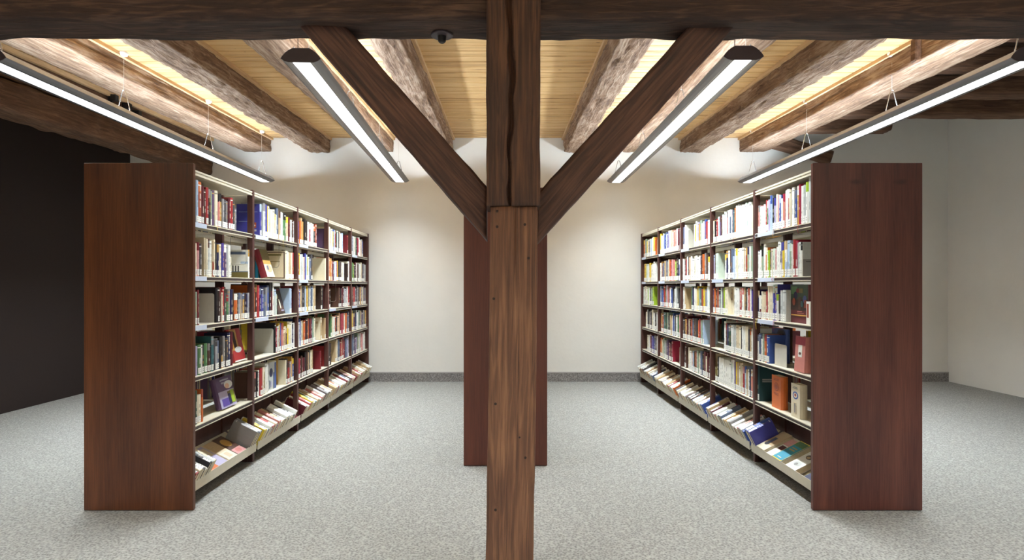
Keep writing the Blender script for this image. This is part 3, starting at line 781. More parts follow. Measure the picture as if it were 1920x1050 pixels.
def auto(side, bay, r, spec, h0=.215, h1=.26, labels=.8, seed=0):
    """colours listed from near to far; '_' gap, 'B' bookend"""
    rr = random.Random(hash((bay, r, len(spec))) % 1000 + seed)
    toks = spec.split(); wts = [rr.uniform(.7, 1.35)*(float(t.split('x')[1]) if 'x' in t and t[0] == '_' else 1)*(0.1 if t == 'B' else 1) for t in toks]
    lo = YB[bay-1] + (.002 if bay == 1 else .0195); hi = YB[bay] - (.045 if bay == 5 else .0195)
    sm = sum(wts); y = lo
    for t, wt in zip(toks, wts):
        d = (hi-lo)*wt/sm
        if t[0] == '_': y += d; continue
        if t == 'B': BOOKENDS.append((side, bay, r, y+d/2, .2)); y += d; continue
        cc = t.split('^'); hh = rr.uniform(h0, h1); ww = rr.uniform(.13, .17); tt = d-.0006
        if side == 'L': m = upright('L', y+tt, SZ[r-1]+.0005, -1.973-rr.uniform(0, .01))
        else: m = upright('R', y, SZ[r-1]+.0005, 1.936+rr.uniform(0, .01))
        add_book(m, ww, tt, hh, cc[0], (side, bay, r), cc[1] if len(cc) > 1 else None, label=rr.random() < labels)
        y += d
# left bays 3..5, near to far
auto('L',3,1,'cream cobalt orange tan gold black darkbrown white mint crimson^mint white mint black^orange rust _x7 _x2')
auto('L',3,2,'red red yellow white ltgrey white peach cobalt ltblue yellow white slate darkgrey _x8 _x3 cream')
auto('L',3,3,'darkred rust blue tan darkgrey black ltblue gold yellow grey ltgrey slate cream tan _x5 darkbrown black _x2')
auto('L',3,4,'pink white blue ltgrey tan orange maroon darkbrown navy orange maroon darkred navy sage cream _x7 tan')
auto('L',3,5,'slate crimson maroon brown darkred maroon black brown tan darkgrey cream tan _x6 darkred _x4', .17, .24)
auto('L',4,1,'purple darkbrown cream tan white yellow blue ltblue red dkgreen mint black grey peach white ltblue _x4 darkred _x2')
auto('L',4,2,'white peach orange gold salmon maroon ltblue white crimson yellow black darkgrey brown white cream white _x4 darkbrown white white')
auto('L',4,3,'darkred red darkbrown _x6 brown black maroon maroon silver ltgrey navy white red')
auto('L',4,4,'_x4 green cream white rust black peach tan darkred crimson red white cream orange orange slate slate')
auto('L',4,5,'red black darkbrown _x3 tan cream slate darkgrey red tan red darkred slate lavender grey')
auto('L',5,1,'red slate grey white beige sage black crimson white white peach ltgrey cobalt _x4')
auto('L',5,2,'cream cobalt green lime black maroon white brown ltgrey white cream brown slate grey ltgrey')
auto('L',5,3,'rust brown red red slate darkgrey grey brown gold purple cream grey purple grey')
auto('L',5,4,'cream yellow tan maroon^tan navy ltgrey white sage darkgrey tan beige purple grey dkgreen gold')
auto('L',5,5,'white ltgrey slate slate purple lavender darkgrey sage cream ltgrey salmon pink white white _x1', .2, .26)
# right bays 3..5, near to far
auto('R',3,1,'salmon white white red blue white white sage gold lavender white yellow white _x4 B white white lavender slate', labels=1)
auto('R',3,2,'_x1 B white^yellow brown grey orange brown purple white white white cream white white peach darkbrown white red darkgrey white', labels=1)
auto('R',3,3,'cream mint white ltblue grey yellow rust teal sage yellow cream white navy green _x4 tan white', labels=1)
auto('R',3,4,'_x5 ltblue sage red orange black darkgrey brown slate rust darkbrown cream brown maroon gold black darkgrey', labels=1)
auto('R',3,5,'tan brown maroon cream maroon darkbrown slate cream sage rust brown ltblue peach white cream _x2 brown darkbrown _x1', .18, .25, labels=1)
auto('R',4,1,'purple white maroon white pink tan salmon cream peach white lavender cobalt white slate blue ltgrey white cream yellow', labels=1)
auto('R',4,2,'white white cobalt^white black darkgrey lime salmon pink red orange cream grey slate tan slate purple gold white', labels=1)
auto('R',4,3,'_x2 darkgrey ltgrey white cream white blue white darkred salmon lavender olive red dkgreen blue slate ltblue', labels=1)
auto('R',4,4,'white pink green white darkgrey ltblue blue cream tan black darkgrey sage dkgreen dkgreen teal rust gold _x1', labels=1)
auto('R',4,5,'salmon _x1 B _x4 crimson maroon darkred purple grey ltgrey sage beige orange rust', .2, .25, labels=1)
auto('R',5,1,'_x2 B _x1 orange yellow cream white ltblue cream brown white yellow sage grey white', labels=1)
auto('R',5,2,'_x4 white white white cream yellow purple cream mint yellow gold', labels=1)
auto('R',5,3,'_x4 lime sage darkgrey white gold white cream mint white', labels=1)
auto('R',5,4,'salmon white black white white cream darkgrey purple grey black white cream _x3', labels=1)
auto('R',5,5,'ltgrey white brown brown slate cobalt violet maroon salmon white cream _x4', .2, .25, labels=1)

# face-out books (cover towards the aisle): local x across the cover here we reuse the book solid turned 90 degrees
def face_out(side, r, pxn, pxf, h, t, tilt, col, desc, art, x=None, z=None, bay=1, spin=0, w=None):
    """spine at the near end for left... local x runs along Y away from the camera, thickness into the shelf"""
    xf = x or (2.0 if side == 'L' else 1.965)
    yn = ypx(side, pxn, xf); yf = ypx(side, pxf, xf)
    wd = w or (yf-yn)
    if side == 'L': m3 = Matrix(((0, -1, 0), (1, 0, 0), (0, 0, 1)))     # local x->+Y, local y->-X (thickness inwards from the front cover)
    else: m3 = Matrix(((0, 1, 0), (1, 0, 0), (0, 0, 1)))
    sgn = -1 if side == 'L' else 1
    m = m3.to_4x4()
    T = Matrix.Rotation(sgn*math.radians(tilt), 4, 'Y'); S = Matrix.Rotation(math.radians(spin), 4, 'Z')
    lift = math.sin(math.radians(tilt))*t if tilt else 0
    m = Matrix.Translation(Vector((sgn*xf, yn, (SZ[r-1] if z is None else z)+.0008+lift))) @ S @ T @ m
    add_book(m, wd, t, h, col, (side, bay, r), None, label=False, art=art, kind='face', desc=desc, boost=5000)

W_, K_ = 'white', 'black'
face_out('L', 4, 441, 466.5, .25, .03, 13, 'red', 'red book leaning face-out with a dancer on its cover', [('rect', .05, .35, .6, .98, 'gold'), ('rect', .2, .42, .45, .9, 'darkbrown'), ('disc', .5, .36, .3, .09, 'ltgrey'), ('rect', .0, .0, 1, .04, 'white')], spin=0, w=.19)
face_out('L', 5, 416, 445, .22, .042, 14, 'purple', 'purple and grey book leaning face-out with a fair-haired woman on its cover', [('rect', .0, .0, 1, .55, 'lavender'), ('rect', .3, .78, .85, .84, 'silver'), ('rect', .25, .88, .8, .93, 'silver'), ('rect', .12, .05, .55, .3, 'violet'), ('disc', .72, .72, .26, .13, 'white'), ('disc', .62, .68, .13, .085, 'peach'), ('rect', .55, .08, .98, .5, 'olive'), ('rect', .55, .06, .7, .42, 'navy'), ('rect', .72, .1, .92, .52, 'lime')])
face_out('L', 2, 501, 514, .245, .055, 17, 'gold', 'maroon-spined book leaning face-out with a golden cover picture', [('rect', 0, 0, 1, .45, 'cream'), ('rect', 0, .6, 1, 1, 'olive'), ('disc', .55, .3, .35, .14, 'tan'), ('rect', .3, .25, .5, .4, 'slate'), ('rect', 0, 0, 1, .08, 'white')], x=2.0, bay=2, w=.17)
face_out('L', 3, 522, 540, .24, .02, 14, 'darkbrown', 'dark book leaning face-out with a candlelit cover scene', [('rect', .1, .08, .9, .3, 'brown'), ('rect', .45, .2, .6, .55, 'cream'), ('disc', .3, .65, .18, .08, 'tan'), ('rect', .1, .9, .9, .93, 'crimson'), ('rect', .5, .1, .9, .14, 'lavender')], bay=2, w=.17)
face_out('L', 5, 504.5, 520, .235, .03, 0, 'ltgrey', 'white book face-out with a blue feather pattern and dark oval', [('rect', .55, 0, 1, .6, 'slate'), ('rect', .75, 0, 1, .95, 'blue'), ('disc', .25, .62, .22, .16, 'navy'), ('rect', 0, .05, .12, .35, 'slate'), ('rect', .2, .1, .34, .3, 'lavender')], bay=2, x=2.0, w=.16)
face_out('L', 5, 521.5, 535.5, .23, .03, 0, 'gold', 'golden brown book face-out with a dark portrait and red stamp', [('disc', .55, .82, .4, .16, 'darkbrown'), ('rect', 0, .8, .3, 1, 'brown'), ('rect', .8, .5, .95, .53, 'red'), ('rect', .1, .1, .5, .14, 'silver')], bay=2, x=2.04, w=.16)
face_out('R', 3, 1517, 1476.5, .26, .03, 0, 'maroon', 'dark maroon book face-out with a colourful crowded painting', [('rect', .04, .62, 1, 1, 'dkgreen'), ('rect', .04, .33, 1, .62, 'darkbrown'), ('rect', .6, .75, .95, .95, 'green'), ('disc', .7, .72, .1, .1, 'navy'), ('disc', .58, .84, .09, .06, 'darkred'), ('disc', .2, .62, .09, .1, 'blue'), ('rect', .4, .35, .55, .68, 'brown'), ('disc', .8, .55, .08, .1, 'rust'), ('rect', .3, .78, .5, .9, 'olive'), ('rect', .1, .4, .22, .6, 'rust'), ('disc', .35, .5, .06, .08, 'teal'), ('rect', .35, .29, .6, .305, 'salmon'), ('rect', .25, .25, .6, .262, 'salmon'), ('rect', .1, .185, .95, .215, 'gold')], x=1.975, w=.26)
face_out('R', 4, 1474, 1446, .25, .03, 0, 'blue', 'large blue book face-out behind a bookend with a shadowy face', [('disc', .32, .8, .3, .22, 'navy'), ('disc', .32, .78, .14, .13, 'tan'), ('disc', .32, .87, .18, .09, 'black'), ('rect', .02, .3, .12, .5, 'brown')], x=2.06, w=.24)
face_out('R', 4, 1508, 1487, .235, .055, 3, 'salmon', 'pink magazine standing face-out with a small white label', [('rect', 0, .76, 1, 1, 'crimson'), ('rect', .3, .42, .68, .76, 'white'), ('disc', .5, .52, .12, .04, 'brown')], x=1.94, w=.14)
face_out('R', 5, 1464.5, 1441, .235, .05, 0, 'orange', 'thick orange book face-out with a round dark seal', [('disc', .5, .66, .24, .13, 'rust'), ('disc', .5, .66, .2, .105, 'orange'), ('disc', .5, .66, .16, .085, 'rust'), ('rect', .25, .86, .8, .875, 'rust'), ('rect', .22, .9, .8, .912, 'rust'), ('rect', .25, .46, .8, .475, 'rust'), ('rect', .25, .42, .7, .43, 'rust')], x=1.95, w=.15)
face_out('R', 5, 1500, 1485, .225, .05, 0, 'cream', 'thick cream book face-out with a blue ring emblem', [('disc', .5, .66, .3, .115, 'blue'), ('disc', .5, .66, .2, .075, 'cream'), ('disc', .5, .67, .1, .045, 'red'), ('rect', .25, .86, .8, .88, 'grey'), ('rect', .3, .9, .75, .915, 'grey'), ('rect', .4, .1, .7, .45, 'beige'), ('rect', .48, .14, .62, .42, 'grey')], x=1.94, w=.125)
face_out('R', 2, 1377.5, 1347, .24, .02, 0, 'olive', 'olive book face-out with mottled brown cover', [('rect', .1, .75, 1, 1, 'darkbrown'), ('rect', .3, .3, .9, .6, 'gold'), ('rect', .5, .45, .7, .55, 'darkbrown'), ('rect', 0, 0, 1, .12, 'brown')], x=2.0, bay=2, w=.2)
face_out('R', 3, 1375.5, 1363, .24, .02, 0, 'cream', 'cream book face-out with a small portrait of a man in a hat', [('rect', .1, .52, .95, .95, 'tan'), ('disc', .5, .78, .3, .05, 'black'), ('disc', .5, .7, .15, .08, 'salmon'), ('rect', .2, .52, .8, .62, 'navy'), ('rect', .3, .4, .8, .43, 'tan'), ('rect', .3, .25, .7, .3, 'tan')], x=1.975, bay=2, w=.15)

face_out('R', 3, 1519, 1512, .15, .02, 0, 'white', 'small white and red book standing low beside the right end panel', [('rect', .3, .3, .9, .9, 'rust')], x=1.945, w=.05)
# upright books whose side cover shows in a gap
def cover_book(side, bay, r, px, t, w, h, col, c2, desc, art):
    y = ypx(side, px)
    lo = YB[bay-1] + (.002 if bay == 1 else .0195); hi = YB[bay] - .0195
    y = max(lo, min(y, hi-t-.0006))
    # clear what the row already put there
    for b in list(BOOKS):
        if b['cell'] == (side, bay, r) and b['kind'] == 'upright':
            yy = (b['m'] @ Vector((0, b['t']/2, 0))).y
            if y-b['t']/2 < yy < y+t+b['t']/2: BOOKS.remove(b)
    z = SZ[r-1]+.0005
    m = upright('L', y+t, z, -1.975) if side == 'L' else upright('R', y, z, 1.938)
    add_book(m, w, t, h, col, (side, bay, r), c2, label=True, art=art, desc=desc, boost=3000)
cover_book('R', 1, 5, 1421.5, .03, .2, .275, 'dkteal', None, 'large dark teal book standing beside the post, its side cover showing', [('rect', .1, .58, .8, .62, 'grey'), ('rect', .1, .53, .7, .56, 'grey')])
cover_book('L', 2, 1, 488, .03, .19, .255, 'cobalt', 'ltblue', 'big violet-blue book with a small red emblem beside the first left post', [('rect', .62, .25, .85, .42, 'rust'), ('disc', .74, .33, .07, .03, 'white'), ('rect', .66, .14, .86, .2, 'silver'), ('rect', .1, .75, .9, .76, 'ltblue'), ('rect', .1, .45, .6, .46, 'ltblue')])
cover_book('L', 1, 2, 466, .022, .19, .215, 'white', 'gold', 'pale book with a row of dark figures on its side cover', [('rect', 0, 0, 1, .2, 'olive'), ('rect', 0, .2, 1, .23, 'slate'), ('rect', .25, .23, .3, .42, 'darkgrey'), ('rect', .36, .23, .41, .44, 'darkgrey'), ('rect', .47, .23, .52, .44, 'darkgrey'), ('rect', .58, .23, .63, .43, 'darkgrey'), ('rect', 0, .23, .12, .55, 'lavender'), ('rect', .05, .84, .9, .93, 'slate'), ('rect', .7, .5, 1, .58, 'ltblue')])
cover_book('L', 2, 2, 536, .025, .2, .25, 'cream', None, 'cream book with a brown framed side cover', [('rect', .03, .02, .97, .98, 'brown'), ('rect', .07, .05, .92, .95, 'beige'), ('rect', .2, .84, .8, .9, 'olive'), ('rect', .25, .62, .75, .64, 'olive')])
cover_book('R', 1, 2, 1503.5, .02, .2, .225, 'white', 'black', 'white and grey book whose lettered side cover faces the end panel', [('rect', 0, 0, 1, .5, 'grey'), ('rect', 0, .5, 1, 1, 'ltgrey'), ('rect', .45, .83, .9, .86, 'darkgrey'), ('rect', .45, .77, .8, .8, 'darkgrey'), ('rect', .1, .42, .8, .44, 'darkgrey')])
cover_book('L', 3, 4, 602, .025, .2, .24, 'tan', 'cream', 'cream book with a round dark emblem on its side cover', [('rect', .05, .02, .98, .98, 'cream'), ('disc', .45, .42, .22, .11, 'brown'), ('disc', .42, .44, .12, .06, 'white'), ('rect', .2, .72, .85, .82, 'tan')])
cover_book('R', 5, 1, 1208, .028, .18, .24, 'orange', 'yellow', 'bright orange book with dark lettering on its side cover', [('rect', .1, .85, .8, .88, 'rust'), ('rect', .1, .76, .8, .79, 'rust'), ('rect', .5, .2, .9, .5, 'rust')])
cover_book('R', 5, 2, 1215, .03, .2, .24, 'white', None, 'white book with a blue bird on its side cover', [('disc', .6, .2, .25, .1, 'teal'), ('rect', .1, .85, .6, .9, 'ltblue'), ('rect', .1, .4, .5, .43, 'ltblue')])
cover_book('R', 5, 3, 1215, .02, .19, .23, 'lime', None, 'cream book with a lime green top on its side cover', [('rect', 0, 0, 1, .65, 'cream')])
cover_book('R', 4, 3, 1262, .02, .2, .235, 'darkgrey', None, 'book with a black and white photograph on its side cover', [('rect', .0, 0, 1, .3, 'ltgrey'), ('disc', .7, .4, .2, .12, 'silver'), ('disc', .7, .35, .1, .06, 'white')])

# slanted tray books ---------------------------------------------------------
TA = math.radians(27)
def tray_mtx(side, y, t, mode, off=0.0):
    """mode 'spine': spine up, tail towards the aisle. mode 'face': lying on the slope with the tail at the lip"""
    sgn = -1 if side == 'L' else 1
    h = HL
    xl = (abs(CL) if side == 'L' else CR) - HL - .018; zl = .1005      # inner foot of the lip
    u = Vector((sgn*math.cos(TA), 0, math.sin(TA)))     # up the slope = local z (height)
    n = Vector((-sgn*math.sin(TA), 0, math.cos(TA)))    # off the slope
    return sgn, xl, zl, u, n
def tray_spine(side, bay, y, t, wd, h, col, c2=None, lab=True):
    sgn, xl, zl, u, n = tray_mtx(side, y, t, 's')
    # local z=u, local x=-n (from the spine down), local y = z cross x
    lx = -n; lz = u; ly = lz.cross(lx)
    o = Vector((sgn*(xl+.004), 0, zl+.012)) + n*wd
    o.y = y if ly.y > 0 else y+t
    m = Matrix(((lx.x, ly.x, lz.x, o.x), (lx.y, ly.y, lz.y, o.y), (lx.z, ly.z, lz.z, o.z), (0,0,0,1)))
    add_book(m, wd, t, h, col, (side, bay, 6), c2, label=lab, kind='tray')
def tray_face(side, bay, y, wd, h, t, col, desc, art=None, lift=0, twist=0):
    sgn, xl, zl, u, n = tray_mtx(side, y, t, 'f')
    # cover up: local y = -n (so that y=0 face is the top cover), local z = u, local x along +-Y
    ly = -n; lz = u; lx = ly.cross(lz)
    o = Vector((sgn*(xl+.006), 0, zl+.014)) + n*(t+lift)
    o.y = y if lx.y > 0 else y+wd
    m = Matrix(((lx.x, ly.x, lz.x, o.x), (lx.y, ly.y, lz.y, o.y), (lx.z, ly.z, lz.z, o.z), (0,0,0,1)))
    if twist:
        m = m @ Matrix.Translation((0, 0, 0)) @ Matrix.Rotation(math.radians(twist), 4, 'Y')
    add_book(m, wd, t, h, col, (side, bay, 6), None, label=False, art=art, kind='trayface', desc=desc, boost=5000)
def tray_row(side, bay, y0, y1, cols, wmin=.10, wmax=.14):
    rr = random.Random(bay*13+(side == 'R')*5); cs = cols.split(); ws = [rr.uniform(.75, 1.3) for _ in cs]; sm = sum(ws); y = y0
    for cname, q in zip(cs, ws):
        t = (y1-y0)*q/sm
        if cname != '_': tray_spine(side, bay, y, t-.0008, rr.uniform(wmin, wmax), rr.uniform(.19, .225), cname.split('^')[0], None, rr.random() < .85)
        y += t
tray_row('L', 1, 3.74, 3.98, 'red cream darkgrey white black ltgrey cream')
for (ya, wd, h, t, col, desc, art, tw) in (
    (3.99, .135, .21, .03, 'tan', 'tan and orange paperback lying face-up near the left end panel', [('rect', .0, .0, 1, .25, 'orange'), ('rect', .1, .3, .9, .6, 'beige')], 0),
    (4.13, .135, .22, .025, 'lavender', 'pale lilac paperback lying face-up in the left front tray', [('rect', .1, .5, .9, .9, 'beige'), ('rect', .2, .6, .5, .8, 'brown')], 0),
    (4.27, .14, .215, .03, 'beige', 'beige paperback with orange figure lying face-up in the left front tray', [('rect', 0, 0, 1, .4, 'cream'), ('rect', .3, .1, .7, .35, 'peach'), ('rect', 0, .5, 1, 1, 'tan')], 0),
    (4.415, .145, .22, .03, 'brown', 'brown paperback with golden picture lying face-up beside the first left post', [('disc', .5, .65, .35, .2, 'gold'), ('rect', 0, 0, 1, .3, 'pink'), ('disc', .5, .18, .25, .1, 'salmon')], 0)):
    tray_face('L', 1, ya, wd, h, t, col, desc, art, 0, tw)
tray_row('L', 1, 4.59, 4.70, 'grey slate grey', .15, .17)
tray_row('L', 2, 4.77, 5.52, 'yellow white slate white lavender red cream violet salmon white tan brown white darkgrey white cream black white')
tray_face('L', 2, 5.53, .17, .235, .03, 'maroon', 'large maroon book lying face-up in the second left tray', [('rect', .2, .5, .8, .52, 'rust')])
tray_row('L', 3, 5.78, 6.68, 'maroon cream white red yellow white cream teal cream tan sage white salmon white red _ grey brown white tan cream')
tray_row('L', 4, 6.76, 7.68, 'tan white orange violet white white yellow cream grey white tan darkred white slate white _ brown cream pink white tan cream')
tray_row('L', 5, 7.77, 8.60, 'darkred tan cream white red beige white cream tan brown cream tan _ cream white')
tray_face('R', 1, 3.75, .15, .22, .03, 'navy', 'dark blue book lying face-up beside the right end panel', [('rect', .2, .5, .8, .55, 'slate')])
tray_face('R', 1, 4.0, .14, .225, .04, 'white', 'white book with black ink sketches lying face-up in the right front tray', [('disc', .5, .25, .3, .1, 'ltgrey'), ('disc', .45, .22, .12, .06, 'grey'), ('disc', .55, .65, .28, .1, 'darkgrey'), ('disc', .5, .62, .15, .05, 'tan')])
tray_face('R', 1, 4.21, .145, .235, .04, 'turquoise', 'turquoise book with yellow border lying face-up in the right front tray', [('rect', .0, .0, 1, 1, 'yellow'), ('rect', .03, .03, .97, .97, 'turquoise'), ('rect', .03, .75, .97, .97, 'green'), ('rect', .25, .52, .75, .57, 'gold'), ('rect', .25, .62, .75, .66, 'gold'), ('rect', .3, .1, .7, .13, 'cream')])
tray_face('R', 1, 4.365, .10, .22, .03, 'white', 'white book with red picture lying face-up between turquoise and tan books', [('rect', .2, .4, .9, .6, 'maroon'), ('rect', 0, .65, 1, 1, 'pink')])
tray_face('R', 1, 4.475, .14, .235, .045, 'tan', 'tan book with a blue figure lying face-up in the right front tray', [('rect', 0, 0, 1, .28, 'cream'), ('rect', .2, .25, .5, .65, 'slate'), ('disc', .35, .3, .2, .08, 'darkgrey')])
tray_row('R', 1, 4.62, 4.71, 'cobalt blue', .15, .17)
tray_row('R', 2, 4.77, 5.70, 'blue white grey salmon white cream maroon white grey white gold white tan white slate navy white white red white grey maroon white tan blue white')
tray_row('R', 3, 5.78, 6.68, 'blue white teal orange white black cream slate white brown black white brown white cream tan white brown lavender white cream black')
tray_row('R', 4, 6.76, 7.68, 'orange cream white sage cream red tan white cream white tan brown cream _ beige tan cream white yellow')
tray_row('R', 5, 7.77, 8.60, 'slate white grey cream red tan white maroon white darkgrey salmon white tan darkred white white')

# books on the far sides and in the middle bookcase: nobody can tell them apart, they join the mass
rr = random.Random(99)
pal = list(C)
def fill_back(x, sgn, ys, lo_i=0, prob=.75):
    for i in range(len(ys)-1):
        for k, z in enumerate(SZ):
            y = ys[i]+.022; end = ys[i+1]-.045
            while y < end-.05:
                if rr.random() < .06: y += rr.uniform(.08, .3); continue
                t = rr.uniform(.018, .045)
                if y+t > end: break
                m = upright('R' if sgn > 0 else 'L', y if sgn > 0 else y+t, z+.0005, x)
                add_book(m, rr.uniform(.12, .15), t-.0008, rr.uniform(.17, .25), rr.choice(pal), ('X', 0, k+1), None, label=rr.random() < .6, show=False)
                y += t
fill_back(CL-HL+.02, 1, YB); fill_back(CR+HR-.02, -1, YB)
mys = [4.645, 5.66, 6.67, 7.68, 8.68]
fill_back(-.005-.255+.02, 1, mys); fill_back(-.005+.255-.02, -1, mys)

# build them ---------------------------------------------------------------
BOOKS.sort(key=lambda b: -b['area'])
single = BOOKS[:300]; rest = BOOKS[300:]
from collections import defaultdict
cells = defaultdict(list)
for b in BOOKS:
    if b['area'] >= 0: cells[b['cell']].append(b)
for k, lst in cells.items(): lst.sort(key=lambda b: (b['m'] @ Vector((0, b['t']/2, 0))).y)
SHELF = ['top shelf', 'second shelf', 'third shelf', 'fourth shelf', 'fifth shelf', 'bottom tray']
BAY = ['front', 'second', 'third', 'fourth', 'last']
def cname(b):
    n = NAME.get(b['col'], b['col'])
    if b['c2'] and b['c2'] != b['col']: n += ' and ' + NAME.get(b['c2'], b['c2'])
    return n
def label_for(b):
    side = {'L': 'left', 'R': 'right'}[b['cell'][0]]; bay = BAY[b['cell'][1]-1]; sh = SHELF[b['cell'][2]-1]
    if b['desc']:
        l = b['desc'] 
        if len(l.split()) <= 9: l += ', %s bay, %s, %s bookcase' % (bay, sh, side)
        return l
    same = [q for q in cells[b['cell']] if cname(q) == cname(b) and not q['desc']]
    if len(same) == 1:
        return '%s book, %s, %s bay of the %s bookcase' % (('tall ' if b['h'] > .255 else 'only ')+cname(b), sh, bay, side)
    i = same.index(b)
    w1 = 'nearest' if i == 0 else ('farthest' if i == len(same)-1 else ORD[i]+' nearest')
    return '%s %s book, %s, %s bay of the %s bookcase' % (w1, cname(b), sh, bay, side)

def book_parts(b):
    w, t, h = b['w'], b['t'], b['h']
    tall = b['kind'] in ('face', 'trayface')
    cv = book_geo(w, t, h, b['col'] if b['desc'] is None or 'maroon-spined' not in b['desc'] else 'darkred', b['c2'], b['seed'], plainb=tall or w < .05, c3=b['c3'])
    pg = box_geo((.0071, .0023, .003), (w-.003, t-.0023, h-.003))
    lb = label_geo(t, .008, .008+(.046 if b['cell'][0] != 'L' else .038)*(1.35 if b['kind'] == 'tray' else 1)) if b['lab'] else None
    return cv, pg, lb
def art_geo(b):
    w, h = b['w'], b['h']; mb = MB(); d = 0
    if b['kind'] == 'upright' and b['cell'][0] == 'L':      # the cover facing the camera is at y = t, its left edge is the fore-edge
        t = b['t']
        for i, s in enumerate(b['art']):
            y1 = t+.0006+.00025*(i+1)
            if s[0] == 'rect':
                mb.box((.002+(1-s[3])*(w-.003), t+.0001, .001+s[2]*(h-.002)), (.002+(1-s[1])*(w-.003), y1, .001+s[4]*(h-.002)), LC[s[5]])
            else:
                n = 20; cx = .002+(1-s[1])*(w-.003); cz_ = s[2]*h
                mb.prism([(cx+s[3]*w*math.cos(2*math.pi*q/n), cz_+s[4]*h*math.sin(2*math.pi*q/n)) for q in range(n)], t+.0001, y1, LC[s[5]])
        return mb
    if b['desc'] and 'maroon-spined' in b['desc']: mb.box((.006, -.0006, .0005), (w-.001, -.0001, h-.0005), LC['gold'])
    for i, s in enumerate(b['art']):
        y1 = -.0006-.00025*(i+1)
        if s[0] == 'rect':
            mb.box((.005+s[1]*(w-.008), y1, .001+s[2]*(h-.002)), (.005+s[3]*(w-.008), -.0001, .001+s[4]*(h-.002)), LC[s[5]])
        else:
            n = 20; cx = .005+s[1]*(w-.008); cz = s[2]*h
            poly = [(min(max(cx+s[3]*w*math.cos(2*math.pi*q/n), .0045), w-.001), min(max(cz+s[4]*h*math.sin(2*math.pi*q/n), .001), h-.001)) for q in range(n)]
            mb.prism(poly, y1, -.0001, LC[s[5]])
    return mb
GRP = {'L': 'books of the left bookcase', 'R': 'books of the right bookcase'}
seen = set()
for b in single:
    cv, pg, lb = book_parts(b)
    o = mesh_obj('book', cv[0], cv[1], M['cover'], None, cv[2]); o.matrix_world = b['m']
    mesh_obj('pages', pg[0], pg[1], M['pages'], o, [PAGE]*len(pg[1]))
    if lb: mesh_obj('spine_label', lb[0], lb[1], M['label'], o, lb[2])
    if b['art']: art_geo(b).build('cover_picture', M['cover'], o)
    l = label_for(b)
    tag(o, l, 'book', GRP[b['cell'][0]])
    b['obj'] = o
V, Fc, Cc, MI = [], [], [], []
for b in rest:
    cv, pg, lb = book_parts(b)
    for geo, mi in ((cv, 0), ((pg[0], pg[1], [PAGE]*6), 1), (lb, 2)):
        if geo is None: continue
        n = len(V); V += [b['m'] @ Vector(v) for v in geo[0]]; Fc += [tuple(n+i for i in f) for f in geo[1]]; Cc += geo[2]; MI += [mi]*len(geo[1])
so = mesh_obj('books', V, Fc, [M['cover'], M['pages'], M['label']], None, Cc)
so.data.polygons.foreach_set('material_index', MI)
tag(so, 'mass of smaller books filling the remaining shelves of the bookcases', 'books', None, 'stuff')

# bookends -----------------------------------------------------------------
for (side, bay, r, y, h) in BOOKENDS:
    z = SZ[r-1]+.0006; sgn = -1 if side == 'L' else 1; xf = 1.985 if side == 'L' else 1.948
    mb = MB(); a = .18; rc_ = .012
    poly = [(0, 0), (a, 0), (a, h-rc_), (a-rc_*.3, h-rc_*.3), (a-rc_, h), (rc_, h), (rc_*.3, h-rc_*.3), (0, h-rc_)]
    mb.prism([(sgn*q, w_) for q, w_ in poly], -.0008, .0008)
    x0, x1 = sorted((0, sgn*a))
    mb.box((x0, -.07, 0), (x1, -.0008, .0012))
    o = mb.build('bookend', M['bookend']); o.location = (sgn*xf, y-.0012, z)
    tag(o, 'plain light grey metal bookend, %s, %s bay of the %s bookcase' % (SHELF[r-1], BAY[bay-1], {'L': 'left', 'R': 'right'}[side]), 'bookend', 'metal bookends')
# the bookend in front of the blue book (right, front bay, fourth shelf) faces the aisle
mb = MB(); poly = [(0, 0), (.19, 0), (.19, .145), (.186, .153), (.178, .157), (.012, .157), (.004, .153), (0, .145)]
n = len(poly); v = [Vector((0, a, b_)) for a, b_ in poly] + [Vector((.0016, a, b_)) for a, b_ in poly]
mb.v = v; mb.f = [tuple(range(n))[::-1], tuple(range(n, 2*n))] + [(i, (i+1) % n, n+(i+1) % n, n+i) for i in range(n)]; mb.c = [None]*len(mb.f)
mb.box((-.0, 0, 0), (.10, .19, .0012))
o = mb.build('bookend', M['bookend']); o.location = (1.957, ypx('R', 1475, 1.957), SZ[3]+.0006)
tag(o, 'beige metal bookend standing in front of the large blue book, right bookcase', 'bookend', 'metal bookends')

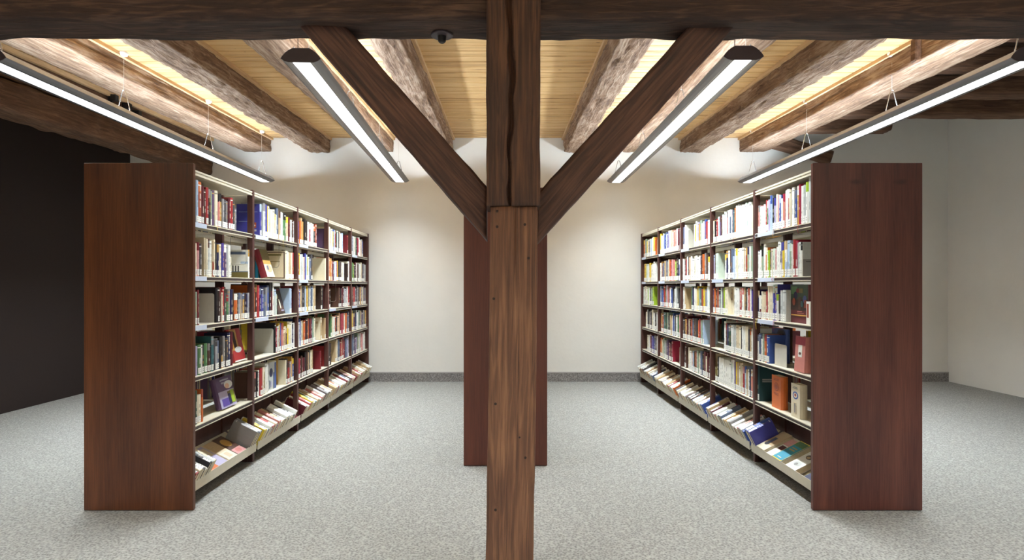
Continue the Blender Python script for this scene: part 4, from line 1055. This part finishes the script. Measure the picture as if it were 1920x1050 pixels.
# bookmark ribbons hang from books; wires hang from shelves ---------------
def ribbon(side, px, r, col, ln):
    y = ypx(side, px); best = None
    for b in single:
        if b['cell'][0] == side and b['cell'][2] == r and b['kind'] == 'upright':
            yy = (b['m'] @ Vector((0, b['t']/2, 0))).y
            if best is None or abs(yy-y) < abs(best[0]-y): best = (yy, b)
    if not best or abs(best[0]-y) > .05: return
    b = best[1]; fx = .0305
    pts = [(.0, b['t']/2, .004), (-fx*.55, b['t']/2, .003), (-fx*.9, b['t']/2, -.004), (-fx, b['t']/2+.002, -ln*.5), (-fx*.95, b['t']/2-.003, -ln)]
    vs = []; fs = []
    for (x, yq, z) in pts: vs += [(x, yq-.0025, z), (x, yq+.0025, z), (x+.0006, yq+.0025, z+.0006), (x+.0006, yq-.0025, z+.0006)]
    for i in range(len(pts)-1):
        for k in range(4):
            a = i*4+k; c_ = i*4+(k+1) % 4; fs.append((a, c_, c_+4, a+4))
    o = mesh_obj('ribbon', vs, fs, M['cover'], b['obj'], [LC[col]]*len(fs)); o['label'] = NAME.get(col, col) + ' bookmark ribbon'
for a in (('L', 527, 1, 'yellow', .075), ('L', 512, 3, 'red', .06), ('L', 503, 5, 'white', .05), ('L', 404, 1, 'yellow', .03), ('L', 505, 1, 'ltblue', .05),
          ('R', 1504, 1, 'red', .06), ('R', 1457, 1, 'gold', .06), ('R', 1423, 1, 'ltblue', .04), ('R', 1382, 1, 'red', .04), ('R', 1371, 1, 'yellow', .06), ('R', 1344, 1, 'violet', .07),
          ('R', 1421, 3, 'yellow', .08), ('R', 1456, 3, 'crimson', .07), ('R', 1371, 3, 'orange', .07), ('R', 1389, 3, 'red', .05), ('R', 1376, 4, 'crimson', .08), ('R', 1384, 4, 'darkred', .08),
          ('R', 1350, 3, 'ltgrey', .06), ('R', 1454, 2, 'crimson', .03), ('R', 1366, 4, 'maroon', .03), ('R', 1418, 4, 'violet', .1)): ribbon(*a)
for (side, px, r, lab) in (('L', 523.5, 2, 'second bay'), ('L', 630, 3, 'fourth bay'), ('L', 462, 2, 'front bay')):
    y = ypx(side, px); z1 = SZ[r-2]-.031; sgn = -1
    mb = MB().tube([(0, 0, 0), (0, 0, -.19), (-.008, 0, -.205), (-.02, 0, -.21), (-.10, 0, -.21), (-.112, 0, -.205), (-.12, 0, -.19), (-.12, 0, 0)], .002, 6)
    o = mb.build('wire_book_support', M['wire']); o.location = (-1.975, y, z1)
    tag(o, 'bent wire book support hanging under the %s shelf, %s of the left bookcase' % ({2: 'top', 3: 'second'}[r], lab), 'wire support', 'hanging wire book supports')
